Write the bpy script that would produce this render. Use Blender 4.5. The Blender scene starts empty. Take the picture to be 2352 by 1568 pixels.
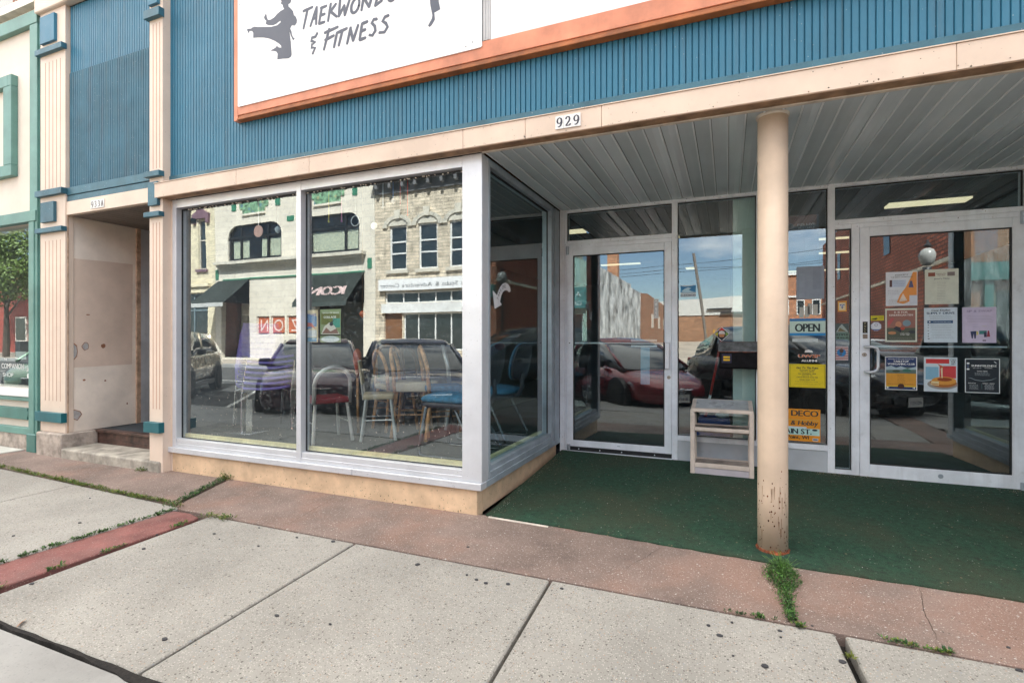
import bpy, bmesh, math, random
from mathutils import Vector, Matrix
random.seed(7)
R = math.radians
scene = bpy.context.scene
COL = scene.collection

# ------------------------------------------------------------------ camera, sky, sun, exposure
cam_d = bpy.data.cameras.new('camera'); cam = bpy.data.objects.new('camera', cam_d); COL.objects.link(cam)
cam.location = (0, -3.34, 1.27); cam.rotation_euler = (R(90), 0, R(22.63))
cam_d.sensor_width = 36; cam_d.lens = 36*1190/2352; cam_d.shift_y = -0.00255
cam_d.clip_start = 0.02; cam_d.clip_end = 1500
scene.camera = cam
SUN_EL, SUN_AZ = R(50), R(24)      # azimuth measured from +Y (behind the shop) towards +X
w = bpy.data.worlds.new('World'); scene.world = w; w.use_nodes = True
nt = w.node_tree; nt.nodes.clear()
def wn(t, **k):
    n = nt.nodes.new(t)
    for a, b in k.items(): setattr(n, a, b)
    return n
sky = wn('ShaderNodeTexSky', sky_type='NISHITA', sun_disc=False, sun_elevation=SUN_EL, sun_rotation=SUN_AZ,
         altitude=300, air_density=1.0, dust_density=0.25, ozone_density=1.2)
tc = wn('ShaderNodeTexCoord'); mp = wn('ShaderNodeMapping'); mp.inputs['Scale'].default_value = (1, 1, 2.6)
nz = wn('ShaderNodeTexNoise'); nz.inputs['Scale'].default_value = 2.3; nz.inputs['Detail'].default_value = 9; nz.inputs['Roughness'].default_value = .58
nz.inputs['Distortion'].default_value = .25
rp = wn('ShaderNodeValToRGB'); rp.color_ramp.elements[0].position = .41; rp.color_ramp.elements[1].position = .60
mx = wn('ShaderNodeMix', data_type='RGBA'); mx.inputs['B'].default_value = (14, 13.4, 12.6, 1)
bg = wn('ShaderNodeBackground'); bg.inputs['Strength'].default_value = .062
out = wn('ShaderNodeOutputWorld')
nt.links.new(tc.outputs['Generated'], mp.inputs['Vector']); nt.links.new(mp.outputs[0], nz.inputs['Vector'])
sz = wn('ShaderNodeSeparateXYZ'); nt.links.new(tc.outputs['Generated'], sz.inputs[0])
ma = wn('ShaderNodeMath', operation='MULTIPLY_ADD'); ma.inputs[1].default_value = .30; ma.inputs[2].default_value = -.155; nt.links.new(sz.outputs[2], ma.inputs[0])
ad = wn('ShaderNodeMath', operation='ADD'); nt.links.new(ma.outputs[0], ad.inputs[0]); nt.links.new(nz.outputs[0], ad.inputs[1]); nt.links.new(ad.outputs[0], rp.inputs[0]); nt.links.new(rp.outputs[0], mx.inputs[0])
nt.links.new(sky.outputs[0], mx.inputs['A']); nt.links.new(mx.outputs['Result'], bg.inputs[0]); nt.links.new(bg.outputs[0], out.inputs[0])
sl = bpy.data.lights.new('sun', 'SUN'); sl.energy = 5; sl.angle = R(.53); sl.color = (1, .955, .90)
sun = bpy.data.objects.new('sun', sl); COL.objects.link(sun)
sd = Vector((math.sin(SUN_AZ)*math.cos(SUN_EL), math.cos(SUN_AZ)*math.cos(SUN_EL), math.sin(SUN_EL)))
sun.rotation_euler = sd.to_track_quat('Z', 'Y').to_euler(); sun.location = (0, 0, 30)
vs = scene.view_settings; vs.view_transform = 'Standard'; vs.look = 'None'; vs.exposure = 2.47; vs.gamma = 1
cy = scene.cycles; cy.max_bounces = 10; cy.transparent_max_bounces = 16; cy.glossy_bounces = 6; cy.diffuse_bounces = 4
cy.caustics_reflective = False; cy.caustics_refractive = False; cy.use_denoising = True; cy.sample_clamp_indirect = 6

# ------------------------------------------------------------------ glyphs (built-in font turned into triangles once)
GL = {}
def _glyphs(chars):
    obs = []
    for c in chars:
        cu = bpy.data.curves.new('g', 'FONT'); cu.body = c; cu.size = 1; cu.resolution_u = 3
        o = bpy.data.objects.new('g', cu); COL.objects.link(o); obs.append((c, o))
    dg = bpy.context.evaluated_depsgraph_get()
    for c, o in obs:
        me = bpy.data.meshes.new_from_object(o.evaluated_get(dg))
        vs_ = [(v.co.x, v.co.y) for v in me.vertices]; fs = [tuple(p.vertices) for p in me.polygons]
        x0 = min((v[0] for v in vs_), default=0); x1 = max((v[0] for v in vs_), default=.3)
        GL[c] = ([(v[0]-x0, v[1]) for v in vs_], fs, x1-x0)
        bpy.data.meshes.remove(me)
    for c, o in obs:
        cu = o.data; bpy.data.objects.remove(o); bpy.data.curves.remove(cu)
_glyphs("ABCDEFGHIJKLMNOPQRSTUVWXYZabcdefghijklmnopqrstuvwxyz0123456789&.,'-:=/")

# ------------------------------------------------------------------ materials
MC = {}
def lin(c): return tuple((x/12.92 if x <= .04045 else ((x+.055)/1.055)**2.4) for x in c)
def mat(name, col, rough=.6, var=.08, vs=3., bump=0., bs=60., metal=0., spec=.5, spots=(), streak=0., dirt=0., coat=0., emit=None, axis=None, brick=None, tint=None, rv=.12):
    """col linear albedo; spots = [(colour, scale, threshold, softness)]; brick = (mortar colour, width, height, mortar size)"""
    if name in MC: return MC[name]
    m = bpy.data.materials.new(name); m.use_nodes = True; t = m.node_tree; N = t.nodes; Lk = t.links
    b = N['Principled BSDF']; b.inputs['Roughness'].default_value = rough; b.inputs['Metallic'].default_value = metal
    b.inputs['Specular IOR Level'].default_value = spec; b.inputs['Coat Weight'].default_value = coat
    tcn = N.new('ShaderNodeTexCoord'); V = tcn.outputs['Object']
    base = None
    def rgb(c):
        n = N.new('ShaderNodeRGB'); n.outputs[0].default_value = (*c[:3], 1); return n.outputs[0]
    def mix(f, a, bb, mode='MIX'):
        n = N.new('ShaderNodeMix'); n.data_type = 'RGBA'; n.blend_type = mode
        if isinstance(f, (int, float)): n.inputs[0].default_value = f
        else: Lk.new(f, n.inputs[0])
        Lk.new(a, n.inputs['A']); Lk.new(bb, n.inputs['B']); return n.outputs['Result']
    def noise(s, d=4, r=.55, vec=None):
        n = N.new('ShaderNodeTexNoise'); n.inputs['Scale'].default_value = s; n.inputs['Detail'].default_value = d; n.inputs['Roughness'].default_value = r
        Lk.new(vec or V, n.inputs['Vector']); return n.outputs[0]
    def ramp(f, a, bb):
        n = N.new('ShaderNodeMapRange'); n.inputs[1].default_value = a; n.inputs[2].default_value = bb; Lk.new(f, n.inputs[0]); return n.outputs[0]
    def vmap(sc):
        n = N.new('ShaderNodeMapping'); n.inputs['Scale'].default_value = sc; Lk.new(V, n.inputs['Vector']); return n.outputs[0]
    c0 = rgb(col)
    heights = []
    if brick:
        sx = N.new('ShaderNodeSeparateXYZ'); Lk.new(V, sx.inputs[0]); cb = N.new('ShaderNodeCombineXYZ')
        Lk.new(sx.outputs[0 if axis != 'y' else 1], cb.inputs[0]); Lk.new(sx.outputs[2 if axis != 'f' else 1], cb.inputs[1])
        bt = N.new('ShaderNodeTexBrick'); Lk.new(cb.outputs[0], bt.inputs['Vector']); bt.inputs['Scale'].default_value = 1
        bt.inputs['Brick Width'].default_value = brick[1]; bt.inputs['Row Height'].default_value = brick[2]; bt.inputs['Mortar Size'].default_value = brick[3]
        bt.inputs['Color1'].default_value = (*[x*(1+.18*(brick[4] if len(brick) > 4 else 1)) for x in col], 1); bt.inputs['Color2'].default_value = (*[x*(1-.28*(brick[4] if len(brick) > 4 else 1)) for x in col], 1); bt.inputs['Mortar'].default_value = (*brick[0], 1)
        bt.inputs['Bias'].default_value = 0; bt.offset = .5
        c0 = bt.outputs[0]
        iv = N.new('ShaderNodeMath'); iv.operation = 'MULTIPLY'; iv.inputs[1].default_value = -1.; Lk.new(bt.outputs['Fac'], iv.inputs[0]); heights.append((iv.outputs[0], .6))
    if var:
        dk = mix(1., c0, rgb([1-var*2.6]*3), 'MULTIPLY'); lt = mix(1., c0, rgb([1+var*1.6]*3), 'MULTIPLY')
        f = ramp(noise(vs, 6, .62), .32, .68); c0 = mix(f, dk, lt)
    if tint:   # (colour, scale, from, to, amount): broad stains
        f = ramp(noise(tint[1], 5, .6), tint[2], tint[3]); n = N.new('ShaderNodeMath'); n.operation = 'MULTIPLY'; n.inputs[1].default_value = tint[4]; Lk.new(f, n.inputs[0]); c0 = mix(n.outputs[0], c0, rgb(tint[0]))
    if streak:
        f = ramp(noise(1., 5, .6, vmap((14, 14, .8))), .52, .75); n = N.new('ShaderNodeMath'); n.operation = 'MULTIPLY'; n.inputs[1].default_value = streak; Lk.new(f, n.inputs[0])
        c0 = mix(n.outputs[0], c0, rgb([.10, .075, .055]))
    for sp in spots:
        vt = N.new('ShaderNodeTexVoronoi'); vt.inputs['Scale'].default_value = sp[1]; Lk.new(V, vt.inputs['Vector'])
        wn_ = N.new('ShaderNodeSeparateColor'); Lk.new(vt.outputs['Color'], wn_.inputs[0])
        g = N.new('ShaderNodeMath'); g.operation = 'GREATER_THAN'; g.inputs[1].default_value = sp[2]; Lk.new(wn_.outputs[0], g.inputs[0])
        d = ramp(vt.outputs['Distance'], .42, .30); mu = N.new('ShaderNodeMath'); mu.operation = 'MULTIPLY'; Lk.new(g.outputs[0], mu.inputs[0]); Lk.new(d, mu.inputs[1])
        mu2 = N.new('ShaderNodeMath'); mu2.operation = 'MULTIPLY'; mu2.inputs[1].default_value = sp[3] if len(sp) > 3 else 1.; Lk.new(mu.outputs[0], mu2.inputs[0])
        c0 = mix(mu2.outputs[0], c0, rgb(sp[0]))
    if dirt:
        f = ramp(noise(9, 8, .7), .60, .74); n = N.new('ShaderNodeMath'); n.operation = 'MULTIPLY'; n.inputs[1].default_value = dirt; Lk.new(f, n.inputs[0])
        c0 = mix(n.outputs[0], c0, rgb([.12, .09, .065]))
    Lk.new(c0, b.inputs['Base Color'])
    if bump:
        heights.append((noise(bs, 5, .6), 1.))
    if heights:
        h = heights[0][0]
        for h2, k in heights[1:]:
            a = N.new('ShaderNodeMath'); a.operation = 'ADD'; Lk.new(h, a.inputs[0]); Lk.new(h2, a.inputs[1]); h = a.outputs[0]
        bn = N.new('ShaderNodeBump'); bn.inputs['Strength'].default_value = max(bump, .25 if brick else 0); bn.inputs['Distance'].default_value = .006; Lk.new(h, bn.inputs['Height']); Lk.new(bn.outputs[0], b.inputs['Normal'])
    if rough > .15 and rough < .9 and rv:
        f = noise(7, 5, .6); n = N.new('ShaderNodeMapRange'); n.inputs[3].default_value = max(.03, rough-rv); n.inputs[4].default_value = min(1, rough+rv); Lk.new(f, n.inputs[0]); Lk.new(n.outputs[0], b.inputs['Roughness'])
    if emit:
        b.inputs['Emission Color'].default_value = (*emit[0], 1); b.inputs['Emission Strength'].default_value = emit[1]
    MC[name] = m; return m
def flat(rgb_, rough=.5):
    """printed colour given as display RGB 0..1"""
    k = 'print_%02x%02x%02x' % tuple(int(x*255) for x in rgb_)
    return mat(k, tuple(x*.9 for x in lin(rgb_)), rough, var=.03, vs=20)
def glass(name, tint=(.93, .97, .96), ior=2.5, wav=.0007, dirt=.06):
    if name in MC: return MC[name]
    m = bpy.data.materials.new(name); m.use_nodes = True; t = m.node_tree; N = t.nodes; N.clear(); Lk = t.links
    o = N.new('ShaderNodeOutputMaterial'); tr = N.new('ShaderNodeBsdfTransparent'); tr.inputs[0].default_value = (*tint, 1)
    gl = N.new('ShaderNodeBsdfGlossy'); gl.inputs['Roughness'].default_value = 0.0; gl.inputs[0].default_value = (.88, .97, 1.0, 1)
    fr = N.new('ShaderNodeFresnel'); g = N.new('ShaderNodeNewGeometry'); im_ = N.new('ShaderNodeMapRange'); im_.inputs[3].default_value = ior; im_.inputs[4].default_value = 1/ior; Lk.new(g.outputs['Backfacing'], im_.inputs[0]); Lk.new(im_.outputs[0], fr.inputs[0])
    n1 = N.new('ShaderNodeTexNoise'); n1.inputs['Scale'].default_value = 1.3; n1.inputs['Detail'].default_value = 1
    mpn = N.new('ShaderNodeMapping'); mpn.inputs['Scale'].default_value = (1.4, 1.4, .55); Lk.new(g.outputs['Position'], mpn.inputs[0]); Lk.new(mpn.outputs[0], n1.inputs['Vector'])
    bn = N.new('ShaderNodeBump'); bn.inputs['Strength'].default_value = 1; bn.inputs['Distance'].default_value = wav; Lk.new(n1.outputs[0], bn.inputs['Height']); Lk.new(bn.outputs[0], gl.inputs['Normal'])
    mxs = N.new('ShaderNodeMixShader'); Lk.new(fr.outputs[0], mxs.inputs[0]); Lk.new(tr.outputs[0], mxs.inputs[1]); Lk.new(gl.outputs[0], mxs.inputs[2])
    df = N.new('ShaderNodeBsdfDiffuse'); df.inputs[0].default_value = (.45, .52, .55, 1)  # bluish film: dirt, plus haze mixed in to lift dark reflections
    n2 = N.new('ShaderNodeTexNoise'); n2.inputs['Scale'].default_value = 38; n2.inputs['Detail'].default_value = 6; n2.inputs['Roughness'].default_value = .75; Lk.new(g.outputs['Position'], n2.inputs['Vector'])
    n3 = N.new('ShaderNodeTexNoise'); n3.inputs['Scale'].default_value = 2.2; Lk.new(g.outputs['Position'], n3.inputs['Vector'])
    r2 = N.new('ShaderNodeMapRange'); r2.inputs[1].default_value = .5; r2.inputs[2].default_value = .8; r2.inputs[3].default_value = dirt*.18; r2.inputs[4].default_value = dirt*3; Lk.new(n2.outputs[0], r2.inputs[0])
    mu = N.new('ShaderNodeMath'); mu.operation = 'MULTIPLY'; Lk.new(r2.outputs[0], mu.inputs[0]); Lk.new(n3.outputs[0], mu.inputs[1])
    m2 = N.new('ShaderNodeMixShader'); Lk.new(mu.outputs[0], m2.inputs[0]); Lk.new(mxs.outputs[0], m2.inputs[1]); Lk.new(df.outputs[0], m2.inputs[2]); Lk.new(m2.outputs[0], o.inputs[0])
    MC[name] = m; return m

# ------------------------------------------------------------------ mesh builder
class MB:
    def __init__(s): s.v = []; s.f = []; s.m = []; s.mats = []
    def mi(s, m):
        if m is None: return 0
        if m not in s.mats: s.mats.append(m)
        return s.mats.index(m)
    def add(s, vs_, fs, m=None):
        n = len(s.v); s.v += [tuple(v) for v in vs_]; k = s.mi(m)
        for f in fs: s.f.append(tuple(n+i for i in f)); s.m.append(k)
        return s
    def box(s, x0, x1, y0, y1, z0, z1, m=None):
        if x0 > x1: x0, x1 = x1, x0
        if y0 > y1: y0, y1 = y1, y0
        if z0 > z1: z0, z1 = z1, z0
        return s.add([(x0,y0,z0),(x1,y0,z0),(x1,y1,z0),(x0,y1,z0),(x0,y0,z1),(x1,y0,z1),(x1,y1,z1),(x0,y1,z1)],
                     [(0,3,2,1),(4,5,6,7),(0,1,5,4),(1,2,6,5),(2,3,7,6),(3,0,4,7)], m)
    def hexa(s, p, m=None):   # p: 8 points, bottom 4 ccw then top 4
        return s.add(p, [(0,3,2,1),(4,5,6,7),(0,1,5,4),(1,2,6,5),(2,3,7,6),(3,0,4,7)], m)
    def prism(s, pts, y0, y1, m=None):   # polygon in XZ (ccw seen from -Y), extruded y0..y1
        n = len(pts); a = 0
        for i in range(n): x, z = pts[i]; x2, z2 = pts[(i+1) % n]; a += x*z2-x2*z
        if a < 0: pts = pts[::-1]
        vs_ = [(x, y0, z) for x, z in pts]+[(x, y1, z) for x, z in pts]
        return s.add(vs_, [tuple(range(n)), tuple(range(2*n-1, n-1, -1))]+[(i, n+i, n+(i+1) % n, (i+1) % n) for i in range(n)], m)
    def prismz(s, pts, z0, z1, m=None):
        n = len(pts); a = 0
        for i in range(n): x, z = pts[i]; x2, z2 = pts[(i+1) % n]; a += x*z2-x2*z
        if a < 0: pts = pts[::-1]
        f = (lambda x, y, z: z) ; 
        Z0 = z0 if callable(z0) else (lambda x, y: z0); Z1 = z1 if callable(z1) else (lambda x, y: z1)
        vs_ = [(x, y, Z0(x, y)) for x, y in pts]+[(x, y, Z1(x, y)) for x, y in pts]
        return s.add(vs_, [tuple(range(n-1, -1, -1)), tuple(range(n, 2*n))]+[(i, (i+1) % n, n+(i+1) % n, n+i) for i in range(n)], m)
    def tube(s, pts, r, n=10, m=None, cap=True, rs=None):
        pts = [Vector(p) for p in pts]; k = len(pts); vs_ = []; fs = []
        up = None
        for i, p in enumerate(pts):
            d = (pts[min(i+1, k-1)]-pts[max(i-1, 0)]).normalized()
            if up is None: up = Vector((0, 0, 1)) if abs(d.z) < .9 else Vector((1, 0, 0))
            a = d.cross(up).normalized(); b = a.cross(d).normalized(); up = b
            rr = rs[i] if rs else r
            for j in range(n):
                t = 2*math.pi*j/n; vs_.append(p+a*math.cos(t)*rr+b*math.sin(t)*rr)
        for i in range(k-1):
            for j in range(n): fs.append((i*n+j, i*n+(j+1) % n, (i+1)*n+(j+1) % n, (i+1)*n+j))
        if cap: fs += [tuple(range(n-1, -1, -1)), tuple(range((k-1)*n, k*n))]
        return s.add(vs_, fs, m)
    def cyl(s, a, b, r, n=16, m=None, r2=None): return s.tube([a, b], r, n, m, rs=[r, r2 if r2 is not None else r])
    def lathe(s, c, prof, n=20, m=None):   # prof [(r,z)] about vertical axis
        vs_ = []; fs = []
        for r, z in prof:
            for j in range(n): t = 2*math.pi*j/n; vs_.append((c[0]+r*math.cos(t), c[1]+r*math.sin(t), c[2]+z))
        for i in range(len(prof)-1):
            for j in range(n): fs.append((i*n+j, i*n+(j+1) % n, (i+1)*n+(j+1) % n, (i+1)*n+j))
        fs += [tuple(range(n-1, -1, -1)), tuple(range((len(prof)-1)*n, len(prof)*n))]
        return s.add(vs_, fs, m)
    def ring(s, secs, m=None, cap=True):   # loft of equal-length closed sections
        n = len(secs[0]); vs_ = [p for q in secs for p in q]; fs = []
        for i in range(len(secs)-1):
            for j in range(n): fs.append((i*n+j, i*n+(j+1) % n, (i+1)*n+(j+1) % n, (i+1)*n+j))
        if cap: fs += [tuple(range(n-1, -1, -1)), tuple(range((len(secs)-1)*n, len(secs)*n))]
        return s.add(vs_, fs, m)
    def text(s, t, x, z, size, y, m=None, width=None, shear=0., center=False, nrm='y', bold=0, rot=0, sign=1):
        w_ = 0; lay = []
        for c in t:
            if c == ' ': w_ += .32; continue
            g = GL.get(c)
            if not g: w_ += .3; continue
            lay.append((w_, g)); w_ += g[2]+.075
        w_ -= .075
        sx = size if width is None else width/max(w_, .01); wid = w_*sx
        ox = x-(wid/2 if center else 0)
        if center: pass
        cr, sr = math.cos(rot), math.sin(rot)
        for off, g in lay:
            for dy in ((0,) if not bold else (-bold, 0, bold)):
                vs_ = []
                for a, b in g[0]:
                    lx = (off+a)*sx+dy*size+b*size*shear+(ox-x); lz = b*size
                    X_ = x+lx*cr-lz*sr; Z_ = z+lx*sr+lz*cr; yy = y-abs(dy)*.002-(.00003 if dy > 0 else 0)
                    vs_.append((X_, yy, Z_) if nrm == 'y' else (yy, X_, Z_))
                s.add(vs_, g[1], m)
        return wid
    def stroke(s, pts, w0, y0, y1, m=None):   # brush stroke in XZ plane, widths taper a little
        P = [Vector((p[0], p[1])) for p in pts]
        if len(P) == 2: P = [P[0], P[0].lerp(P[1], .33), P[0].lerp(P[1], .66), P[1]]
        n = len(P); L_ = []; Rr = []
        for i, p in enumerate(P):
            d = (P[min(i+1, n-1)]-P[max(i-1, 0)]).normalized(); q = Vector((-d.y, d.x)); t = i/(n-1)
            ww = w0*.5*(1.05-.35*abs(t-.4))
            L_.append(p+q*ww); Rr.append(p-q*ww)
        e0 = (P[0]-P[1]).normalized()*w0*.35; e1 = (P[-1]-P[-2]).normalized()*w0*.3
        for i in range(n-1): 
            s.prism([tuple(L_[i]), tuple(L_[i+1]), tuple(Rr[i+1]), tuple(Rr[i])], y0, y1, m)
        s.prism([tuple(L_[0]), tuple(P[0]+e0+(L_[0]-P[0])*.5), tuple(P[0]+e0*.6+(Rr[0]-P[0])*.7), tuple(Rr[0])], y0, y1, m)
        s.prism([tuple(Rr[-1]), tuple(P[-1]+e1+(Rr[-1]-P[-1])*.3), tuple(P[-1]+e1*.7+(L_[-1]-P[-1])*.8), tuple(L_[-1])], y0, y1, m)
    def build(s, name, m=None, parent=None, smooth=False, bevel=0, sub=0, auto=None, seg=1):
        me = bpy.data.meshes.new(name); me.from_pydata(s.v, [], s.f); me.update()
        if s.mats:
            for k in s.mats: me.materials.append(k)
            me.polygons.foreach_set('material_index', s.m)
        elif m: me.materials.append(m)
        if smooth: me.polygons.foreach_set('use_smooth', [True]*len(me.polygons))
        o = bpy.data.objects.new(name, me); COL.objects.link(o)
        if parent: o.parent = parent
        if bevel:
            b = o.modifiers.new('bevel', 'BEVEL'); b.width = bevel; b.segments = seg; b.limit_method = 'ANGLE'; b.angle_limit = R(40)
        if sub:
            b = o.modifiers.new('sub', 'SUBSURF'); b.levels = sub; b.render_levels = sub
        return o
def tag(o, label=None, cat=None, group=None, kind=None):
    if label: o['label'] = label
    if cat: o['category'] = cat
    if group: o['group'] = group
    if kind: o['kind'] = kind
    return o
def empty(name, loc=(0, 0, 0), rz=0, label=None, cat=None, group=None):
    o = bpy.data.objects.new(name, None); o.location = loc; o.rotation_euler = (0, 0, rz); o.empty_display_size = .2; COL.objects.link(o)
    return tag(o, label, cat, group)
def dup(o, loc=None, rz=None, parent=None, label=None):
    c = o.copy(); COL.objects.link(c)
    if parent: c.parent = parent
    if loc is not None: c.location = loc
    if rz is not None: c.rotation_euler = (0, 0, rz)
    if label: c['label'] = label
    for ch in [q for q in bpy.data.objects if q.parent == o and q != c]: dup(ch, parent=c)
    return c
def bx(name, a, m, parent=None, bevel=0):
    b = MB(); b.box(*a); return b.build(name, m, parent, bevel=bevel)
def holes_wall(mb, x0, x1, z0, z1, y0, y1, holes, m=None):   # wall slab with rectangular openings (x0,x1,z0,z1)
    xs = sorted({x0, x1, *[h[0] for h in holes], *[h[1] for h in holes]}); zs = sorted({z0, z1, *[h[2] for h in holes], *[h[3] for h in holes]})
    xs = [x for x in xs if x0 <= x <= x1]; zs = [z for z in zs if z0 <= z <= z1]
    for i in range(len(xs)-1):
        run = None
        for j in range(len(zs)-1):
            cx, cz = (xs[i]+xs[i+1])/2, (zs[j]+zs[j+1])/2
            inside = any(h[0] < cx < h[1] and h[2] < cz < h[3] for h in holes)
            if inside:
                if run is not None: mb.box(xs[i], xs[i+1], y0, y1, run, zs[j], m); run = None
            elif run is None: run = zs[j]
        if run is not None: mb.box(xs[i], xs[i+1], y0, y1, run, zs[-1], m)
# ------------------------------------------------------------------ palette
BLUE = mat('blue_siding_paint', (.024, .152, .245), .5, var=.05, vs=1.6, streak=.20, bump=.15, bs=45, spots=[((.30, .38, .42), 120, .993, .7)])
BLUED = mat('faded_blue_siding_paint', (.034, .125, .185), .65, var=.08, vs=2.6, streak=.30, bump=.2, bs=40, spots=[((.30, .36, .40), 110, .988, .7)])
BLUET = mat('dark_blue_trim_paint', (.038, .128, .175), .5, var=.12, vs=4, bump=.2, bs=60, spots=[((.35, .4, .42), 110, .99, .7)])
TEAL = mat('teal_trim_paint', (.011, .125, .150), .45, var=.1, vs=4)
BEIGE = mat('peach_beige_paint', (.68, .54, .43), .5, var=.05, vs=2.2, bump=.12, bs=30, spots=[((.20, .13, .08), 140, .994, .7)])
BEIGEP = mat('pink_beige_paint', (.71, .58, .475), .5, var=.04, vs=2.0, bump=.1, bs=30, spots=[((.24, .17, .11), 140, .995, .7)])
BASEC = mat('yellow_beige_masonry_paint', (.71, .51, .33), .7, var=.09, vs=5, bump=.35, bs=22, dirt=.35, spots=[((.14, .10, .07), 120, .988, .8)])
FLUTE = mat('rusty_flute_line', (.45, .22, .15), .7)
TANU = mat('weathered_bounce_tan_underside', (.36, .22, .13), .7, var=.2, vs=8, dirt=.5)  # weathered dirt plus brown bounce off the paving, put into the colour
LIP = mat('off_white_trim', (.72, .66, .58), .5, var=.1, vs=8, dirt=.4)
ALU = mat('brushed_aluminium', (.66, .68, .72), .38, var=.04, vs=3, metal=.35, dirt=.12, spots=[((.10, .09, .08), 160, .992, .7)])
ALUW = mat('weathered_aluminium', (.84, .88, .94), .42, var=.05, vs=5, streak=.16, dirt=.22, spots=[((.09, .07, .06), 1110, .99, .7)])
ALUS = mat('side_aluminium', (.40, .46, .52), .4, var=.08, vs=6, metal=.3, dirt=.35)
GASK = mat('black_gasket', (.02, .022, .025), .6)
SOFM = mat('grey_vinyl_soffit', (.72, .81, .86), .22, var=.03, vs=1.2, spec=.7, rv=0)
SOFG = mat('soffit_groove', (.86, .92, .95), .35, var=0, rv=0)
SOFP = mat('perforated_vinyl_soffit', (.58, .66, .70), .4, rv=0, var=.03, vs=2)
CONC = mat('exposed_aggregate_concrete', (.312, .298, .268), .85, var=.10, vs=.9, bump=.6, bs=150, tint=((.22, .205, .18), 1.7, .5, .74, .45),
           spots=[((.52, .49, .44), 130, .62, .6), ((.14, .125, .105), 110, .72, .7), ((.06, .052, .045), 90, .93, .8), ((.05, .045, .04), 60, .985, .7), ((.36, .22, .14), 120, .96, .8), ((.24, .27, .30), 100, .97, .8)])
CONS = mat('smooth_grey_concrete', (.30, .295, .28), .85, var=.09, vs=2, bump=.3, bs=90, spots=[((.18, .18, .18), 90, .8, .4)])
PINK = mat('red_brown_aggregate', (.208, .153, .130), .85, var=.16, vs=1.4, tint=((.27, .155, .115), 1.2, .48, .62, .6), bump=.5, bs=150,
           spots=[((.40, .33, .28), 150, .70, .7), ((.14, .09, .075), 170, .66, .65), ((.55, .50, .44), 130, .93, .8), ((.50, .48, .45), 75, .985, .8), ((.06, .055, .05), 100, .97, .8)])
REDB = mat('red_painted_concrete', (.21, .08, .07), .8, var=.15, vs=4, bump=.4, bs=130, tint=((.17, .10, .09), 3, .5, .7, .6), spots=[((.36, .26, .22), 150, .82, .7), ((.10, .07, .07), 110, .94, .8)])
DIRT = mat('dark_joint_dirt', (.016, .013, .011), .95, var=.3, vs=25, bump=.6, bs=90)
CARP = mat('green_outdoor_carpet', (.012, .052, .027), .95, var=.22, vs=28, bump=1., bs=260, tint=((.044, .046, .024), 1.3, .44, .64, .7),
           spots=[((.040, .115, .065), 210, .58, .75), ((.18, .20, .15), 95, .975, .8), ((.004, .018, .010), 170, .62, .75), ((.20, .16, .09), 60, .985, .7)])
STEP = mat('worn_grey_step_concrete', (.37, .34, .29), .8, var=.2, vs=7, bump=.5, bs=40, dirt=.3)
STEPP = mat('stained_step_concrete', (.42, .36, .31), .8, var=.2, vs=9, bump=.5, bs=35, dirt=.35)
BRONZ = mat('dark_bronze_threshold', (.085, .045, .035), .5, var=.3, vs=9, dirt=.3)
GREENT = mat('jade_green_trim_paint', (.125, .27, .235), .5, var=.08, vs=3, bump=.1, spots=[((.03, .1, .08), 120, .994, .7)])
GREENL = mat('jade_green_panel_paint', (.065, .19, .165), .5, var=.08, vs=3, bump=.1)
CREAM = mat('cream_stucco', (.76, .67, .58), .7, var=.035, vs=2, bump=.15, bs=90)
WHITEP = mat('white_sign_board', (.80, .80, .80), .35, var=.012, vs=2)
ORNG = mat('orange_frame_paint', (.66, .25, .14), .5, var=.12, vs=3, streak=.12)
ORNGD = mat('dark_orange_moulding', (.36, .115, .03), .5, var=.15, vs=6)
INK = mat('slate_sign_ink', (.085, .095, .125), .5, var=.03)
BRICK = mat('red_brick', (.27, .085, .05), .85, var=.1, vs=1, bump=.3, bs=60, brick=((.34, .30, .26), .22, .075, .010))
BRICKY = mat('red_brick_side', (.27, .085, .05), .85, var=.1, vs=1, bump=.3, bs=60, axis='y', brick=((.30, .24, .20), .22, .075, .010))
WINDK = mat('dark_window_glass', (.02, .03, .035), .05, var=0, spec=1.)
GF = glass('shop_window_glass', (.90, .96, .96), dirt=.13)
GD = glass('entrance_glass', (.82, .94, .96), dirt=.08, wav=.0008)
GS = glass('side_window_glass', (.74, .92, .95), dirt=.06, wav=.0004)
CHROME = mat('chrome_tube', (.75, .75, .76), .18, var=0, metal=1)
BLK = mat('black_metal', (.018, .018, .02), .45)
WOODI = mat('pale_yellow_sill_paint', (.86, .74, .42), .6, var=.1, vs=6)
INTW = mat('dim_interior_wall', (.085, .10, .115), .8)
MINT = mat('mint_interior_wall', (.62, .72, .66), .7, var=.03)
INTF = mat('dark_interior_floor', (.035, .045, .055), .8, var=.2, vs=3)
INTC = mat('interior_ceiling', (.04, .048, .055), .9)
TUBE = mat('lit_fluorescent_diffuser', (.9, .9, .8), .5, var=0, emit=((1, .84, .52), .17))
RUST = mat('rust', (.17, .045, .015), .9, var=.4, vs=30, bump=.6)
WHITE = flat((.93, .93, .92)); BLACK = flat((.07, .07, .08))

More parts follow.
